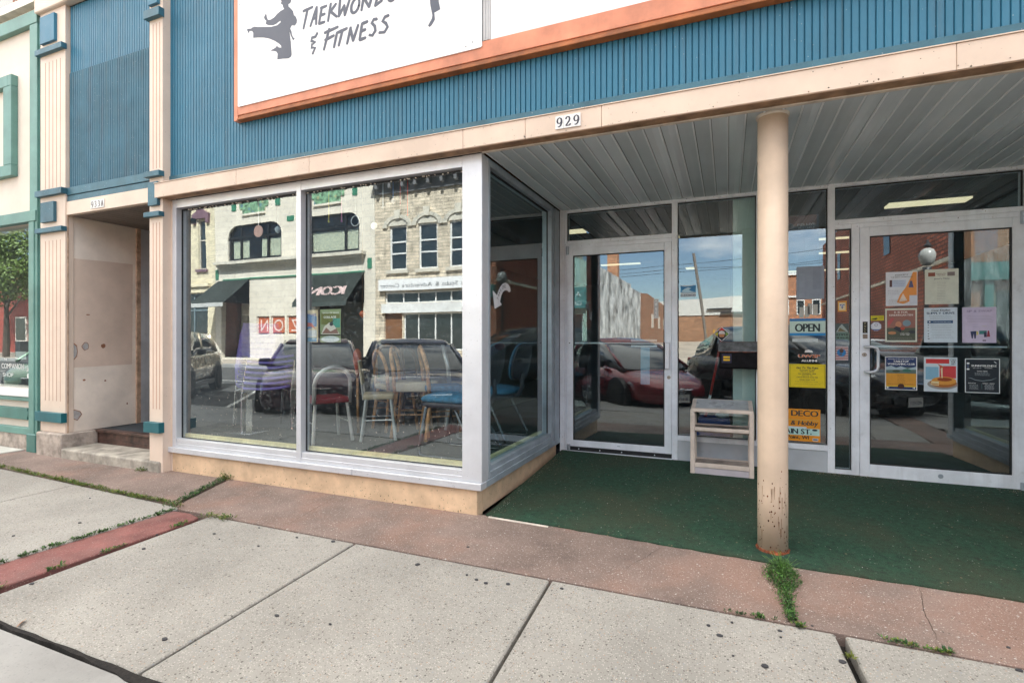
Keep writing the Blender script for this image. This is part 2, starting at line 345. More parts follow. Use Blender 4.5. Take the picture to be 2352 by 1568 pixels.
# ------------------------------------------------------------------ ground
def fz(x, y): return .0 if y < -.02 else min(.104, (y+.02)*.0555)
road = MB(); road.box(-90, 60, -15.5, -3.42, -.6, -.20); tag(road.build('road', mat('asphalt', (.055, .055, .055), .9, var=.06, vs=.7, bump=.4, bs=120, spots=[((.14, .14, .14), 90, .75, .5)])), kind='structure')
g = MB(); g.add([(-200, -15.5, -.30), (200, -15.5, -.30), (200, 30, -.62), (-200, 30, -.62)], [(0, 1, 2, 3)]); g.add([(-200, -15.5, -.3), (-200, -700, 6), (200, -700, 6), (200, -15.5, -.3)], [(0, 1, 2, 3)])
tag(g.build('ground', mat('dry_ground', (.20, .18, .14), .95, var=.2, vs=.5)), kind='structure')
lot = MB(); lot.add([(-60, -15.6, -.02), (60, -15.6, -.02), (60, -19.0, .0), (-60, -19.0, .0), (-60, -90, 1.55), (60, -90, 1.55)], [(3, 2, 1, 0), (4, 5, 2, 3)])
tag(lot.build('parking_lot_pavement', mat('pale_lot_concrete', (.36, .31, .25), .9, var=.15, vs=.6)), kind='structure')
kb = MB(); kb.box(-90, 60, -3.42, -3.26, -.5, -.004); kb.box(-90, 60, -15.62, -15.48, -.5, -.004)
tag(kb.build('kerb', CONS, bevel=.015), kind='structure')
bed = MB(); bed.box(-90, 60, -3.26, .0, -.3, -.055); bed.box(-1.64, 2.2, 0, 1.84, -.3, -.005); tag(bed.build('pavement_bed', DIRT), kind='structure')
def jx(x, y): return x+(-.74-y)*.055       # paving joints run very slightly off square
def slab(mb, xa, xb, ya, yb, gp=.008, jl=1, jr=1):
    x0a = jx(xa, ya) if jl else xa; x0b = jx(xa, yb) if jl else xa; x1a = jx(xb, ya) if jr else xb; x1b = jx(xb, yb) if jr else xb
    mb.prismz([(x0a+gp, ya-gp), (x0b+gp, yb+gp), (x1b-gp, yb+gp), (x1a-gp, ya-gp)], -.1, 0.)
sw = MB()
for xa, xb in ((-3.43, -2.14), (-2.14, -.862), (-.862, .432), (.455, 1.73), (1.73, 2.30), (2.75, 4.2), (4.2, 5.6)): slab(sw, xa, xb, -.735, -2.075)
sw.prismz([(-3.80, -.70), (-3.80, -2.07), (-5.22, -2.07), (-5.235, -.635)], -.1, 0); sw.prismz([(-5.25, -.635), (-5.235, -2.07), (-7.0, -2.07), (-7.0, -.565)], -.1, 0); sw.prismz([(-7.02, -.56), (-7.02, -2.07), (-60, -2.07), (-60, -.56)], -.1, 0)
tag(sw.build('sidewalk', CONC, bevel=.006), kind='structure')
so = MB()
for x0, x1 in ((-60, -6.6), (-6.59, -3.82), (-3.40, -.9), (-.89, 1.7), (1.71, 2.30), (2.75, 20)): so.box(x0, x1, -3.255, -2.098, -.1, -.004)
tag(so.build('outer_sidewalk', CONS, bevel=.006), kind='structure')
st = MB()
st.prismz([(-3.95, -.64), (-4.215, .02), (-8.2, .02), (-8.2, -.54), (-6.6, -.56)], -.1, .002)
st.prismz([(-4.17, .02), (-3.88, -.69), (-3.80, -.725), (.28, -.728), (.24, .0), (.2, .03), (-1.66, .03), (-1.66, .02)], -.1, .002)
st.prismz([(2.32, -.745), (2.32, -3.25), (2.73, -3.25), (2.73, -.745)], -.1, .002); st.prismz([(.245, .0), (.29, -.728), (6, -.728), (6, .0)], -.1, .002)
tag(st.build('red_brown_pavement_strip', PINK, bevel=.006), kind='structure')
rb = MB(); rb.prismz([(-3.775, -.775), (-3.79, -3.25), (-3.415, -3.25), (-3.435, -.93), (-3.47, -.80), (-3.60, -.765)], -.1, .004)
tag(rb.build('red_paving_band', REDB, bevel=.006), kind='structure')
ln = MB()
LNM = mat('white_road_paint', (.55, .55, .52), .8, var=.15, vs=5, dirt=.3)
for k in range(-7, 8):
    x = -9.1+3.6*k; h = Vector((-.64, -.77)); q = Vector((.77, -.64))*.05
    a = Vector((x, -3.45)); b = a+h*5.4
    ln.add([(*(a+q), -.196), (*(a-q), -.196), (*(b-q), -.196), (*(b+q), -.196)], [(0, 1, 2, 3)])
ln.add([(-90, -9.6, -.196), (60, -9.6, -.196), (60, -9.5, -.196), (-90, -9.5, -.196)], [(0, 1, 2, 3)])
tag(ln.build('parking_line_markings', LNM), kind='structure')
gm = MB()
GUM = mat('old_gum', (.045, .045, .05), .7)
for (x, y) in [(-3.449,-1.428),(-3.412,-1.129),(-3.262,-1.304),(-4.13,-1.187),(-3.089,-.972),(-2.975,-1.023),(-2.908,-.781),(-2.199,-1.884),(-2.283,-.774),(-1.613,-.854),(-1.162,-.908),(-1.224,-.891),(-1.052,-.872),(-.779,-.811),(-1.463,-.528),(.017,-.822),(-.08,-.887),(.344,-.716),(.207,-.866),(-.034,-.952),(.132,-1.108),(.414,-.96),(1.03,-.762),(.019,-1.084),(1.064,-.59),(.208,-.813),(-4.25,-1.494),(-4.693,-.823),(-2.543,-.813)]+[(random.uniform(-5.5, 1.2), random.uniform(-2., -.8)) for _ in range(10)]:
    r = random.uniform(.005, .015); n = 9; e = random.uniform(.6, 1); a0 = random.random()*3
    gm.prismz([(x+r*random.uniform(.8, 1.15)*math.cos(a0+2*math.pi*i/n), y+r*e*random.uniform(.8, 1.15)*math.sin(a0+2*math.pi*i/n)) for i in range(n)], .0, .0055)
tag(gm.build('gum_spots', GUM), kind='stuff')
gt = MB()
for _ in range(900):
    k = random.random(); x = random.uniform(-6, 1.4); y = random.uniform(-2.05, -.03) if k < .5 else (-.735+random.gauss(0, .02) if k < .8 else -.03-abs(random.gauss(0, .03))); r = random.uniform(.001, .004); a = random.random()*3
    gt.add([(x+r*math.cos(a+i*1.57)*(1 if i % 2 else .6), y+r*math.sin(a+i*1.57)*(1 if i % 2 else .6), .004+(.0015 if i == 0 else 0)) for i in range(4)], [(0, 1, 2, 3)], random.choice([DIRT, DIRT, STEP, TANU, STEPP]))
tag(gt.build('pavement_grit'), kind='stuff')
lf = MB(); lf.add([(-2.93, -2.02, .008), (-2.91, -2.035, .012), (-2.885, -2.06, .018), (-2.87, -2.085, .010), (-2.895, -2.07, .006), (-2.92, -2.045, .004)], [(0, 1, 2, 3, 4, 5)]); tag(lf.build('dry_leaf', mat('dry_leaf', (.34, .16, .07), .8)), 'small curled brown leaf lying by the dark joint at lower left', 'leaf')
ck = MB()
def crack(p, q, n, wv, wd):
    p, q = Vector(p), Vector(q); d = (q-p); nn = Vector((-d.y, d.x)).normalized(); a = []; c = []; off = 0
    for i in range(n+1):
        off += random.gauss(0, wv); m_ = p+d*(i/n)+nn*off; w2 = wd*(.3+.7*math.sin(math.pi*min(1, i/n*1.05))); a.append((m_.x+nn.x*w2, m_.y+nn.y*w2)); c.append((m_.x-nn.x*w2, m_.y-nn.y*w2))
    for i in range(n): ck.add([(*a[i], .0032), (*a[i+1], .0032), (*c[i+1], .0032), (*c[i], .0032)], [(3, 2, 1, 0), (0, 1, 2, 3)])
crack((-2.9, .0), (-2.75, -.72), 26, .004, .0012); crack((-.35, -.02), (-.55, -.5), 18, .005, .0009); crack((.9, -.1), (.8, -.7), 20, .004, .001)
tag(ck.build('hairline_cracks', DIRT), kind='stuff')
# green carpet of the recessed entrance, following the floor's slope
cp = MB(); pts = []
nx, ny = 60, 24
def yfront(x): return .012 if x < -1.55 else (.012-(x+1.55)*.02 if x < -1.1 else (.0-(x+1.1)*.06 if x < .35 else -.088))
for j in range(ny+1):
    for i in range(nx+1):
        x = -1.60+(3.8)*i/nx; y0 = yfront(x)+.004*math.sin(x*23)+.003*math.sin(x*51); y = y0+(1.845-y0)*j/ny
        pts.append((x, y, fz(x, y)+.010+.0025*math.sin(x*3.1)*math.sin(y*4)))
cp.add(pts, [(j*(nx+1)+i, j*(nx+1)+i+1, (j+1)*(nx+1)+i+1, (j+1)*(nx+1)+i) for j in range(ny) for i in range(nx)])
cp.add([(p[0], p[1], p[2]) for p in pts[:nx+1]]+[(p[0], p[1]-.001, 0) for p in pts[:nx+1]], [(i+1, i, nx+1+i, nx+2+i) for i in range(nx)])
tag(cp.build('porch_carpet', CARP, smooth=True), 'dark green outdoor carpet covering the recessed porch floor', 'carpet')
strip = MB(); strip.prismz([(-1.57, -.012), (-1.12, -.03), (-1.12, -.018), (-1.57, .002)], .002, .009); tag(strip.build('carpet_edge_strip', LIP), 'thin pale strip of glue at the carpet\'s front left edge', 'edging strip')
# litter and debris on the carpet edges
db = MB(); DBM = mat('dry_leaf_litter', (.30, .20, .10), .9, var=.3, vs=30); DBW = mat('white_crumbs', (.55, .55, .5), .9)
for i in range(800):
    k = random.random()
    if k < .35: x, y = random.uniform(-1.6, -.9), 0; y = random.uniform(.05, 1.7); x = -1.59+abs(random.gauss(0, .05))
    elif k < .6: x = random.uniform(.7, 1.1); y = 1.83-abs(random.gauss(0, .04))
    elif k < .72: x = random.uniform(1.9, 2.15); y = 1.8-abs(random.gauss(0, .05))
    else: x = random.uniform(-1.5, 2.1); y = random.uniform(0, 1.8)
    z = fz(x, y)+.0125; s_ = random.uniform(.0015, .0055); a = random.random()*3.14
    c_, n_ = math.cos(a)*s_, math.sin(a)*s_
    db.add([(x-c_, y-n_, z), (x+n_*.4, y-c_*.4, z+.002), (x+c_, y+n_, z), (x-n_*.4, y+c_*.4, z+.003)], [(0, 1, 2, 3)], DBM if k < .72 and random.random() < .7 else DBW)
tag(db.build('porch_litter'), kind='stuff')

# ------------------------------------------------------------------ weeds
LEAF = mat('weed_leaf', (.075, .18, .03), .6, var=.35, vs=40); LEAFY = mat('yellow_green_weed_leaf', (.16, .19, .03), .6, var=.3, vs=40); LEAFD = mat('dark_weed_leaf', (.030, .085, .022), .6, var=.3, vs=40)
def leafq(mb, p, d, l, wd, m):
    d = d.normalized(); s_ = d.cross(Vector((random.uniform(-.5, .5), random.uniform(-.5, .5), 1))).normalized()*wd; nrm_ = s_.cross(d).normalized()*l*.12
    mb.add([p, p+d*l*.5+s_+nrm_, p+d*l, p+d*l*.5-s_+nrm_], [(0, 1, 2, 3)], m)
def weedclump(mb, x, y, r, h, n, ms, ll=.016):
    for _ in range(n):
        a = random.random()*6.28; q = r*math.sqrt(random.random()); bx_, by_ = x+q*math.cos(a)*.5, y+q*math.sin(a)*.5
        z = random.random()*h*(1-.5*q/r); p = Vector((x+q*math.cos(a), y+q*math.sin(a), .003+z)); d = Vector((math.cos(a)*random.uniform(.2, 1), math.sin(a)*random.uniform(.2, 1), random.uniform(.1, 1)))
        leafq(mb, p, d, ll*random.uniform(.6, 1.3), ll*.22, random.choice(ms))
def weedline(mb, pts, dens, r, h, ms, ll=.014):
    for a, b in zip(pts[:-1], pts[1:]):
        L_ = math.dist(a, b); n = max(2, int(L_/.017))
        for i in range(n):
            if random.random() > dens: continue
            t = (i+random.random())/n; weedclump(mb, a[0]+(b[0]-a[0])*t+random.gauss(0, .006), a[1]+(b[1]-a[1])*t+random.gauss(0, .006), r*random.uniform(.6, 1.3), h*random.uniform(.4, 1.2), random.randint(8, 34), ms, ll*random.uniform(.7, 1.5))
cw = MB(); mix3 = [LEAF, LEAFD, LEAFY]
weedline(cw, [(-7.6, -.56), (-6.6, -.565), (-5.4, -.62), (-4.6, -.66), (-3.97, -.67)], .8, .025, .03, [LEAF, LEAFY, LEAFY])
weedline(cw, [(-3.97, -.66), (-3.9, -.70), (-3.82, -.71)], 1, .05, .035, mix3); weedline(cw, [(-3.93, -.62), (-4.03, -.4), (-4.14, -.15), (-4.22, .0)], 1, .035, .035, [LEAFD, LEAFD, LEAF]); weedline(cw, [(-4.24, -.01), (-4.12, -.02)], 1, .03, .09, [LEAF, LEAFY])
weedline(cw, [(-3.79, -.75), (-3.79, -1.3), (-3.80, -2.1), (-3.8, -3.0)], .75, .018, .02, [LEAF, LEAFD])
weedline(cw, [(-3.45, -.77), (-3.30, -.755), (-3.2, -.74)], 1, .045, .04, [LEAF, LEAFY, LEAFY]); weedline(cw, [(-3.44, -.9), (-3.43, -1.05)], .6, .015, .015, mix3); weedline(cw, [(-3.42, -1.3), (-3.42, -1.45)], .8, .02, .02, mix3); weedline(cw, [(-3.42, -1.62), (-3.42, -1.7)], .9, .02, .02, mix3); weedline(cw, [(-3.41, -1.9), (-3.41, -2.0)], .9, .03, .03, mix3)
weedline(cw, [(-5.25, -.12), (-5.16, -.12)], 1, .035, .04, [LEAF, LEAFY]); weedline(cw, [(-.0, -.735), (.22, -.735)], .6, .014, .014, [LEAF, LEAFD]); weedline(cw, [(.27, -.735), (.36, -.735)], .5, .014, .014, mix3)
weedline(cw, [(.60, -.735), (.72, -.735)], .9, .012, .014, mix3); weedline(cw, [(.74, -.735), (.84, -.735)], .8, .012, .012, mix3); weedline(cw, [(.45, -.9), (.45, -.93)], .9, .01, .01, [LEAFY])
tag(cw.build('crack_weeds'), kind='stuff')
bw = MB()
for _ in range(3000):   # bushy weed growing out of the joint below the column
    t = random.random(); 
    if t < .62:
        a = random.random()*6.28; q = math.sqrt(random.random()); x = .265+.085*q*math.cos(a)*random.uniform(.6, 1.15); y = -.25+.155*q*math.sin(a); zm = .085*(1-q*q)+.015
    else: y = random.uniform(-.72, -.33); x = .262+random.gauss(0, .010+.016*(y+.72)/.4); zm = .03
    p = Vector((x, y, random.random()*zm)); d = Vector((random.gauss(0, .7)+(x-.265)*6, random.gauss(0, .7)-.2, random.uniform(.1, 1)))
    leafq(bw, p, d, random.uniform(.008, .02), random.uniform(.0018, .0035), random.choice([LEAF, LEAF, LEAFD]))
for _ in range(70):
    a = random.random()*6.28; bx0 = Vector((.265, -.25, 0)); e = Vector((.265+.10*math.cos(a)*random.random(), -.22+.17*math.sin(a)*random.random(), random.uniform(.03, .11)))
    bw.tube([bx0, bx0.lerp(e, .5)+Vector((0, 0, .02)), e], .0011, 4, LEAF)
tag(bw.build('bushy_weed'), 'bushy green weed growing out of the paving joint in front of the round column', 'weed')
# tar joint between the slabs and the kerb walk
tj = MB(); P1_ = []; P2_ = []
for i in range(60):
    x = -5.6+i*.075; P1_.append((x, -2.074+.003*math.sin(i*1.7))); P2_.append((x, -2.090-.004*math.sin(i*.9)-.004*math.sin(i*2.3)-(.03*max(0, 1-abs(x+2.0)/.35))))
tj.prismz(P1_+P2_[::-1], -.05, .0025); tag(tj.build('tar_joint', DIRT), kind='structure')
# ------------------------------------------------------------------ the shop building
def sheet(name, pts, m, parent):
    b = MB(); b.add(pts, [tuple(range(len(pts)))]); return b.build(name, m, parent)
SB = empty('storefront_building', (0, 0, 0), 0, 'blue and beige painted brick storefront with recessed double entrance', 'building')
def bead(x0, x1, z0, z1, y, m, name, pitch=.0375, parent=None):
    b = MB(); prof = []; x = x0
    while x < x1-.001:
        e = min(x+pitch, x1); prof += [(x, y+.009), (x+.0035, y), (x+pitch*.36, y-.0005), (e-.0055, y), (e-.0028, y+.010)]; x = e
    n = len(prof); b.add([(a, c, z0) for a, c in prof]+[(a, c, z1) for a, c in prof], [(i, i+1, n+i+1, n+i) for i in range(n-1)])
    b.box(x0, x1, y+.012, y+.05, z0, z1)
    return b.build(name, m, parent)
bead(-5.0, 6.0, 2.825, 5.1, -.004, BLUE, 'beadboard_siding', parent=SB)
bead(-6.60, -5.25, 4.15, 4.87, .012, BLUE, 'beadboard_siding', parent=SB)
o = bead(-6.60, -5.25, 2.90, 4.147, .004, BLUED, 'beadboard_siding', parent=SB); o['label'] = 'faded lower beadboard panel'
t = MB(); t.box(-5.02, 6, -.016, -.004, 2.783, 2.828); t.build('siding_base_trim', BLUET, SB, bevel=.002)
t = MB(); t.box(-6.62, -5.2, -.018, .0, 2.822, 2.903); t.box(-6.62, -5.2, -.012, 0, 2.755, 2.816); t.build('panel_base_trim', BLUET, SB, bevel=.002)
bx('doorway_header', (-6.64, -5.2, -.02, .03, 2.608, 2.752), BEIGEP, SB, .003)
fb = MB(); xs = [-5.02, -3.94, -3.12, -1.72, -1.25, -.735, 1.05, 6]
for a, b_ in zip(xs[:-1], xs[1:]): fb.box(a+.0008, b_-.0008, -.112, -.0, 2.6045, 2.738)
fb.build('fascia', BEIGE, SB, bevel=.003); bx('fascia_underside', (-5.02, 6, -.108, -.022, 2.600, 2.6025), TANU, SB)
bx('fascia_flashing', (-5.02, 6, -.118, -.0, 2.7385, 2.744), BEIGE, SB); bx('soffit_edge_trim', (-1.62, 6, -.020, .008, 2.594, 2.6035), LIP, SB, .001)
bx('cornice_beam', (-7.12, -5.0, -.07, .02, 4.88, 5.10), BEIGEP, SB, .01)
bx('cornice_beam', (-4.99, 6.0, -.07, .02, 5.11, 5.35), BEIGEP, SB, .01)
# upper storey, side walls, roof
ub = MB(); wins = [(-6.4, -5.5, 5.9, 7.7), (-4.0, -3.1, 5.9, 7.7), (-2.0, -1.1, 5.9, 7.7), (0, .9, 5.9, 7.7), (2, 2.9, 5.9, 7.7), (4, 4.9, 5.9, 7.7)]
holes_wall(ub, -7.12, 6, 5.1, 9.2, .02, .32, wins); ub.build('upper_wall', BRICK, SB)
sb_ = MB(); sb_.box(-7.12, -6.9, .32, 14, 3.1, 9.2); sb_.box(5.8, 6, .32, 14, -.3, 9.2); sb_.box(-6.9, 5.8, 13.8, 14, -.3, 9.2); sb_.build('rear_wall', BRICKY, SB)
bx('roof', (-6.9, 5.8, .32, 13.8, 8.8, 8.95), mat('roof_felt', (.05, .05, .05), .9), SB)
for h in wins:
    f = MB(); f.box(h[0], h[0]+.05, .12, .2, h[2], h[3]); f.box(h[1]-.05, h[1], .12, .2, h[2], h[3]); f.box(h[0]+.05, h[1]-.05, .12, .2, h[3]-.06, h[3]); f.box(h[0]+.05, h[1]-.05, .12, .2, h[2], h[2]+.06); f.box(h[0]+.05, h[1]-.05, .12, .2, 6.77, 6.83)
    fo = f.build('upper_window', LIP, SB); bx('pane', (h[0]+.05, h[1]-.05, .17, .18, h[2]+.06, h[3]-.06), WINDK, fo)
# pilasters
def pilaster(xl, xr, y, caps, blocks, flutes, z0, ztop, nf, fx0, fx1, lab):
    b = MB(); b.box(xl, xr, y, .05, z0, ztop)
    p = b.build('pilaster', BEIGEP, SB, bevel=.003); p['label'] = lab
    f = MB()
    for i in range(nf):
        x = fx0+(fx1-fx0)*i/(nf-1)
        for a, c in flutes: f.box(x-.0035, x+.0035, y-.0012, y+.004, a, c)
    f.build('flute_lines', FLUTE, p)
    for a, c, m in caps: bx('cap_moulding', (xl-.02, xr+.012, y-.045, y+.01, a, c), m, p, .002)
    for x0, x1, a, c, m in blocks: bx('block_panel', (x0, x1, y-.03, y+.01, a, c), m, p, .003)
    return p
pilaster(-7.08, -6.61, -.03, [(4.40, 4.46, BLUET), (2.835, 2.90, BLUET), (2.435, 2.485, BLUET), (.365, .468, TEAL)], [(-7.03, -6.76, 4.52, 4.82, BLUE), (-7.02, -6.77, 2.55, 2.77, BLUET)], [(2.925, 4.32), (.59, 2.35)], .25, 4.88, 5, -6.98, -6.70, 'wide left pilaster with five flute lines')
pilaster(-5.14, -4.95, -.08, [(4.32, 4.40, BLUET), (2.81, 2.86, BLUET), (2.43, 2.475, BLUET), (.38, .478, TEAL)], [(-5.12, -4.985, 2.538, 2.762, BLUET), (-5.12, -4.985, 4.45, 4.75, BLUE)], [(2.895, 4.28), (.60, 2.38)], 0, 4.88, 3, -5.085, -4.99, 'narrow pilaster with three flute lines')
b = MB(); b.box(-5.2, -5.0, -.003, .06, 2.60, 4.88); b.box(-4.995, -4.93, .0, .09, 0, 2.60); b.build('pilaster_backing', BEIGEP, SB, bevel=.002)
# side doorway (933A)
b = MB(); b.box(-6.70, -6.62, .0, .70, .25, 2.61); sw_ = b.build('doorway_side_wall', mat('worn_pink_plaster', (.90, .80, .69), .6, var=.06, vs=2.5, bump=.15, bs=25, dirt=.12, spots=[((.3, .2, .14), 120, .99, .6)]), SB, bevel=.002)
b = MB()
def yzpoly(mb, pts, x0, x1, m=None):
    n = len(pts); a = sum(pts[i][0]*pts[(i+1) % n][1]-pts[(i+1) % n][0]*pts[i][1] for i in range(n))
    if a < 0: pts = pts[::-1]
    mb.add([(x1, y, z) for y, z in pts]+[(x0, y, z) for y, z in pts], [tuple(range(n)), tuple(range(2*n-1, n-1, -1))]+[(i, n+i, n+(i+1) % n, (i+1) % n) for i in range(n)], m)
yzpoly(b, [(.01, 2.15), (.012, 1.7), (.012, .935), (.05, .955), (.35, .96), (.655, .967), (.66, 1.5), (.662, 2.165), (.4, 2.162), (.1, 2.152)], -6.625, -6.6185)
b.build('patch_of_darker_paint', mat('darker_pink_plaster', (.76, .61, .50), .6, var=.05, vs=2.5, dirt=.1), sw_)
b = MB(); CH = mat('bare_grey_plaster_chip', (.44, .42, .41), .8, var=.1, vs=20); CR = mat('brown_chip_edge', (.33, .15, .08), .8)
for y, z, ry, rz_ in [(.045, 1.13, .035, .085), (.167, 1.185, .032, .036), (.343, 1.19, .02, .02), (.072, .435, .05, .048), (.025, .94, .02, .02), (.19, 1.54, .018, .006), (.028, 2.17, .015, .018), (.152, .812, .012, .009), (.364, .79, .008, .009), (.6, .5, .006, .01)]:
    q = [(y+ry*1.22*random.uniform(.8, 1.15)*math.cos(i*.628), z+rz_*1.22*random.uniform(.8, 1.15)*math.sin(i*.628)) for i in range(10)]; yzpoly(b, q, -6.62, -6.6172, CR)
    if ry > .03: yzpoly(b, [(y+(a-y)*.84, z+(c-z)*.86) for a, c in q], -6.62, -6.6162, CH)
b.build('paint_chips', None, sw_)
b = MB(); b.box(-6.64, -6.60, .70, .745, .25, 2.61); b.box(-6.645, -6.605, -.012, .0, .25, 2.61); b.build('doorway_corner_bead', mat('tan_corner_strip', (.52, .36, .25), .6, var=.2, vs=12, dirt=.5), SB)
bx('doorway_inner_wall', (-6.70, -6.60, .745, 1.6, .25, 2.61), mat('dull_white_paint', (.50, .52, .54), .5, var=.08, dirt=.2, streak=.1), SB)
bx('doorway_right_wall', (-5.2, -5.10, .05, 1.6, .02, 2.61), INTW, SB); bx('stair_door', (-6.60, -5.2, 1.5, 1.55, .25, 2.61), mat('grey_door', (.2, .2, .2), .5), SB)
b = MB(); b.box(-7.03, -6.56, -.095, .262, -.02, .25); b.build('doorway_plinth', STEPP, SB, bevel=.014, seg=2)
b = MB(); b.box(-6.56, -4.975, -.098, .262, -.02, .102); b.build('doorway_step', STEP, SB, bevel=.016, seg=2)
b = MB(); b.box(-6.60, -5.2, .262, .30, .09, .225); b.box(-6.60, -5.2, .235, .32, .226, .252); b.box(-6.60, -5.2, .255, .262, .145, .152); b.build('doorway_threshold', BRONZ, SB, bevel=.006)
bx('doorway_floor', (-6.60, -5.2, .32, 1.5, .0, .250), INTF, SB)
b = MB(); x = -6.60
while x < -5.2: b.box(x+.004, x+.096, .03, 1.5, 2.602, 2.61); b.box(x, x+.004, .03, 1.5, 2.606, 2.612); x += .1
b.build('doorway_ceiling', mat('brown_grey_vinyl', (.20, .165, .14), .6), SB)

# plinth walls, sills and frames of the two display windows
def window_bay(x0, x1, inner, full):
    """inner = +1: the porch lies beyond x1; -1: beyond x0"""
    sgn = inner; xc = x1 if sgn > 0 else x0                 # corner of the bay on the porch side
    b = MB()
    if full: b.box(x0-.03, xc-.041, .004, .10, -.02, .187)
    else: b.box(xc+.041, x1, .004, .10, -.02, .187)
    bo = b.build('window_plinth', BASEC, SB, bevel=.003)
    b = MB(); xa, xb = sorted((xc-sgn*.041, xc-sgn*.14)); b.box(xa, xb, .0999, 1.86, .0, .187); b.build('window_plinth', BASEC, SB)
    b = MB(); s0, s1 = (x0-.025, -2.763) if full else (xc-.0, x1)
    if full: b.box(x0-.025, -2.764, -.028, .07, .187, .2365); b.box(-2.762, xc+.006, -.028, .07, .187, .2365)
    else: b.box(xc-.006, x1, -.028, .07, .187, .2365)
    b.build('window_sill', ALU, SB, bevel=.003)
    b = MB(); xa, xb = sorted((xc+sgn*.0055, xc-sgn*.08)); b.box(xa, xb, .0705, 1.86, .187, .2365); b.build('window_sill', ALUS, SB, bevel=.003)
    f = MB()
    if full: bx('window_jamb', (x0-.002, x0+.051, .0, .105, .2370, 2.6), ALU, SB, .003)
    f.box(*(sorted((xc, xc-sgn*.16))), .0, .112, .2370, 2.6)                         # corner post
    fr = f.build('corner_post', ALU, SB, bevel=.003)
    xl, xr = (x0+.0512, xc-.1602) if full else (xc+.1602, x1)
    segs = [(xl, -3.3672), (-3.3168, xr)] if full else [(xl, xr)]
    return fr, segs, xc
def finish_bay(x0, x1, inner, full):
    fr, segs, xc = window_bay(x0, x1, inner, full); sgn = inner
    mm_ = MB(); ws = MB()
    for a, c in segs:
        mm_.box(a, c, .001, .10, 2.520, 2.598); mm_.box(a, c, .001, .10, .2372, .272); mm_.box(a, c, .006, .10, .2722, .316); ws.box(a, c, .092, .125, .3165, .350)
    if full: mm_.box(-3.367, -3.317, -.002, .10, .2371, 2.599)
    mm_.build('frame_bars', ALU, fr, bevel=.002); ws.build('inner_sill', WOODI, fr)
    gk = MB()
    for a, c in segs:
        gk.box(a, a+.006, .055, .068, .317, 2.519); gk.box(c-.006, c, .055, .068, .317, 2.519); gk.box(a+.0062, c-.0062, .055, .068, 2.508, 2.519); gk.box(a+.0062, c-.0062, .055, .068, .3165, .323)
        sheet('window_pane', [(a+.003, .062, .318), (c-.003, .062, .318), (c-.003, .062, 2.518), (a+.003, .062, 2.518)], GF, fr)
    gk.build('gasket', GASK, fr)
    if full:
        fk = MB()
        for _ in range(150):
            x = random.uniform(-4.8, -1.8); z = .33+abs(random.gauss(0, .28)); r_ = random.uniform(.0012, .0035)
            if z > 2.4 or -3.38 < x < -3.30: continue
            fk.add([(x-r_, .0605, z), (x, .0605, z-r_*1.8), (x+r_, .0605, z), (x, .0605, z+r_*1.2)], [(0, 1, 2, 3)])
        for _ in range(70):
            x = random.uniform(-4.83, -1.79); z = random.choice([2.505, 2.5]); fk.box(x-.004, x+.004, .045, .056, z, z+.008)
        tag(fk.build('glass_flecks', LIP, fr), kind='stuff')
    # porch-side frame
    s_ = MB(); xa, xb = sorted((xc, xc-sgn*.10))
    s_.box(xa, xb, .1125, .146, .2372, 2.60); s_.box(xa, xb, .1465, 1.585, 2.545, 2.60); s_.box(xa, xb, .1465, 1.585, .2372, .285); xa2, xb2 = sorted((xc-sgn*.012, xc-sgn*.10)); s_.box(xa2, xb2, .1465, 1.585, .2852, .327)
    s_.box(xa, xb, 1.5855, 1.66, .2372, 2.60); xa3, xb3 = sorted((xc-sgn*.02, xc-sgn*.10)); s_.box(xa3, xb3, 1.6605, 1.70, .2372, 2.60); s_.box(xa, xb, 1.7005, 1.85, .2372, 2.60)
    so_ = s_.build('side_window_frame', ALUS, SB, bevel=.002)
    xg = xc-sgn*.045
    sheet('window_pane', [(xg, .146, .327), (xg, 1.585, .327), (xg, 1.585, 2.545), (xg, .146, 2.545)][::sgn], GS, so_)
    g_ = MB(); g_.box(xg-.006, xg+.006, 1.578, 1.585, .327, 2.545); g_.box(xg-.006, xg+.006, .146, 1.5775, 2.533, 2.545); g_.build('gasket', GASK, so_)
    w_ = MB(); xi, xj = sorted((xc-sgn*.101, xc-sgn*.13)); w_.box(xi, xj, .15, 1.58, .316, .345); w_.build('inner_sill', WOODI, so_)
finish_bay(-4.928, -1.626, 1, True)
finish_bay(2.22, 6.0, -1, False)

# ------------------------------------------------------------------ rear wall of the porch: doors and fixed glazing
YB = 1.85
fm = MB()
def fbox(x0, x1, z0, z1, y0=YB, y1=YB+.10): fm.box(x0, x1, y0, y1, z0, z1)
for a, c, z0 in ((-1.622, -1.6, .1), (-1.597, -1.574, .1), (-1.5715, -1.547, .1), (-.499, -.446, .1), (.797, .851, .1), (2.103, 2.16, .1), (2.162, 2.22, .1)): fbox(a, c, z0, 2.607)
fbox(.236, .284, .30, 2.574); fbox(.973, 1.029, .1, 2.2498)
fbox(-1.5468, -.4992, 2.574, 2.607, YB+.001); fbox(-.4458, .7968, 2.574, 2.607, YB+.001); fbox(.8512, 2.1028, 2.574, 2.607, YB+.001)
fbox(-1.5468, -.4992, 2.2455, 2.284, YB+.001); fbox(-1.5468, -.4992, 2.206, 2.245, YB+.004); fbox(.8512, 2.1028, 2.2505, 2.292, YB+.001); fbox(.8512, .9728, 2.212, 2.25, YB+.004); fbox(1.0292, 2.1028, 2.212, 2.25, YB+.004)
fbox(.8512, .9728, .105, .148, YB+.001); fbox(-.4458, .235, .30, .347, YB-.004); fbox(.285, .7968, .30, .347, YB-.004)
fm.build('entrance_frame', ALUW, SB, bevel=.002)
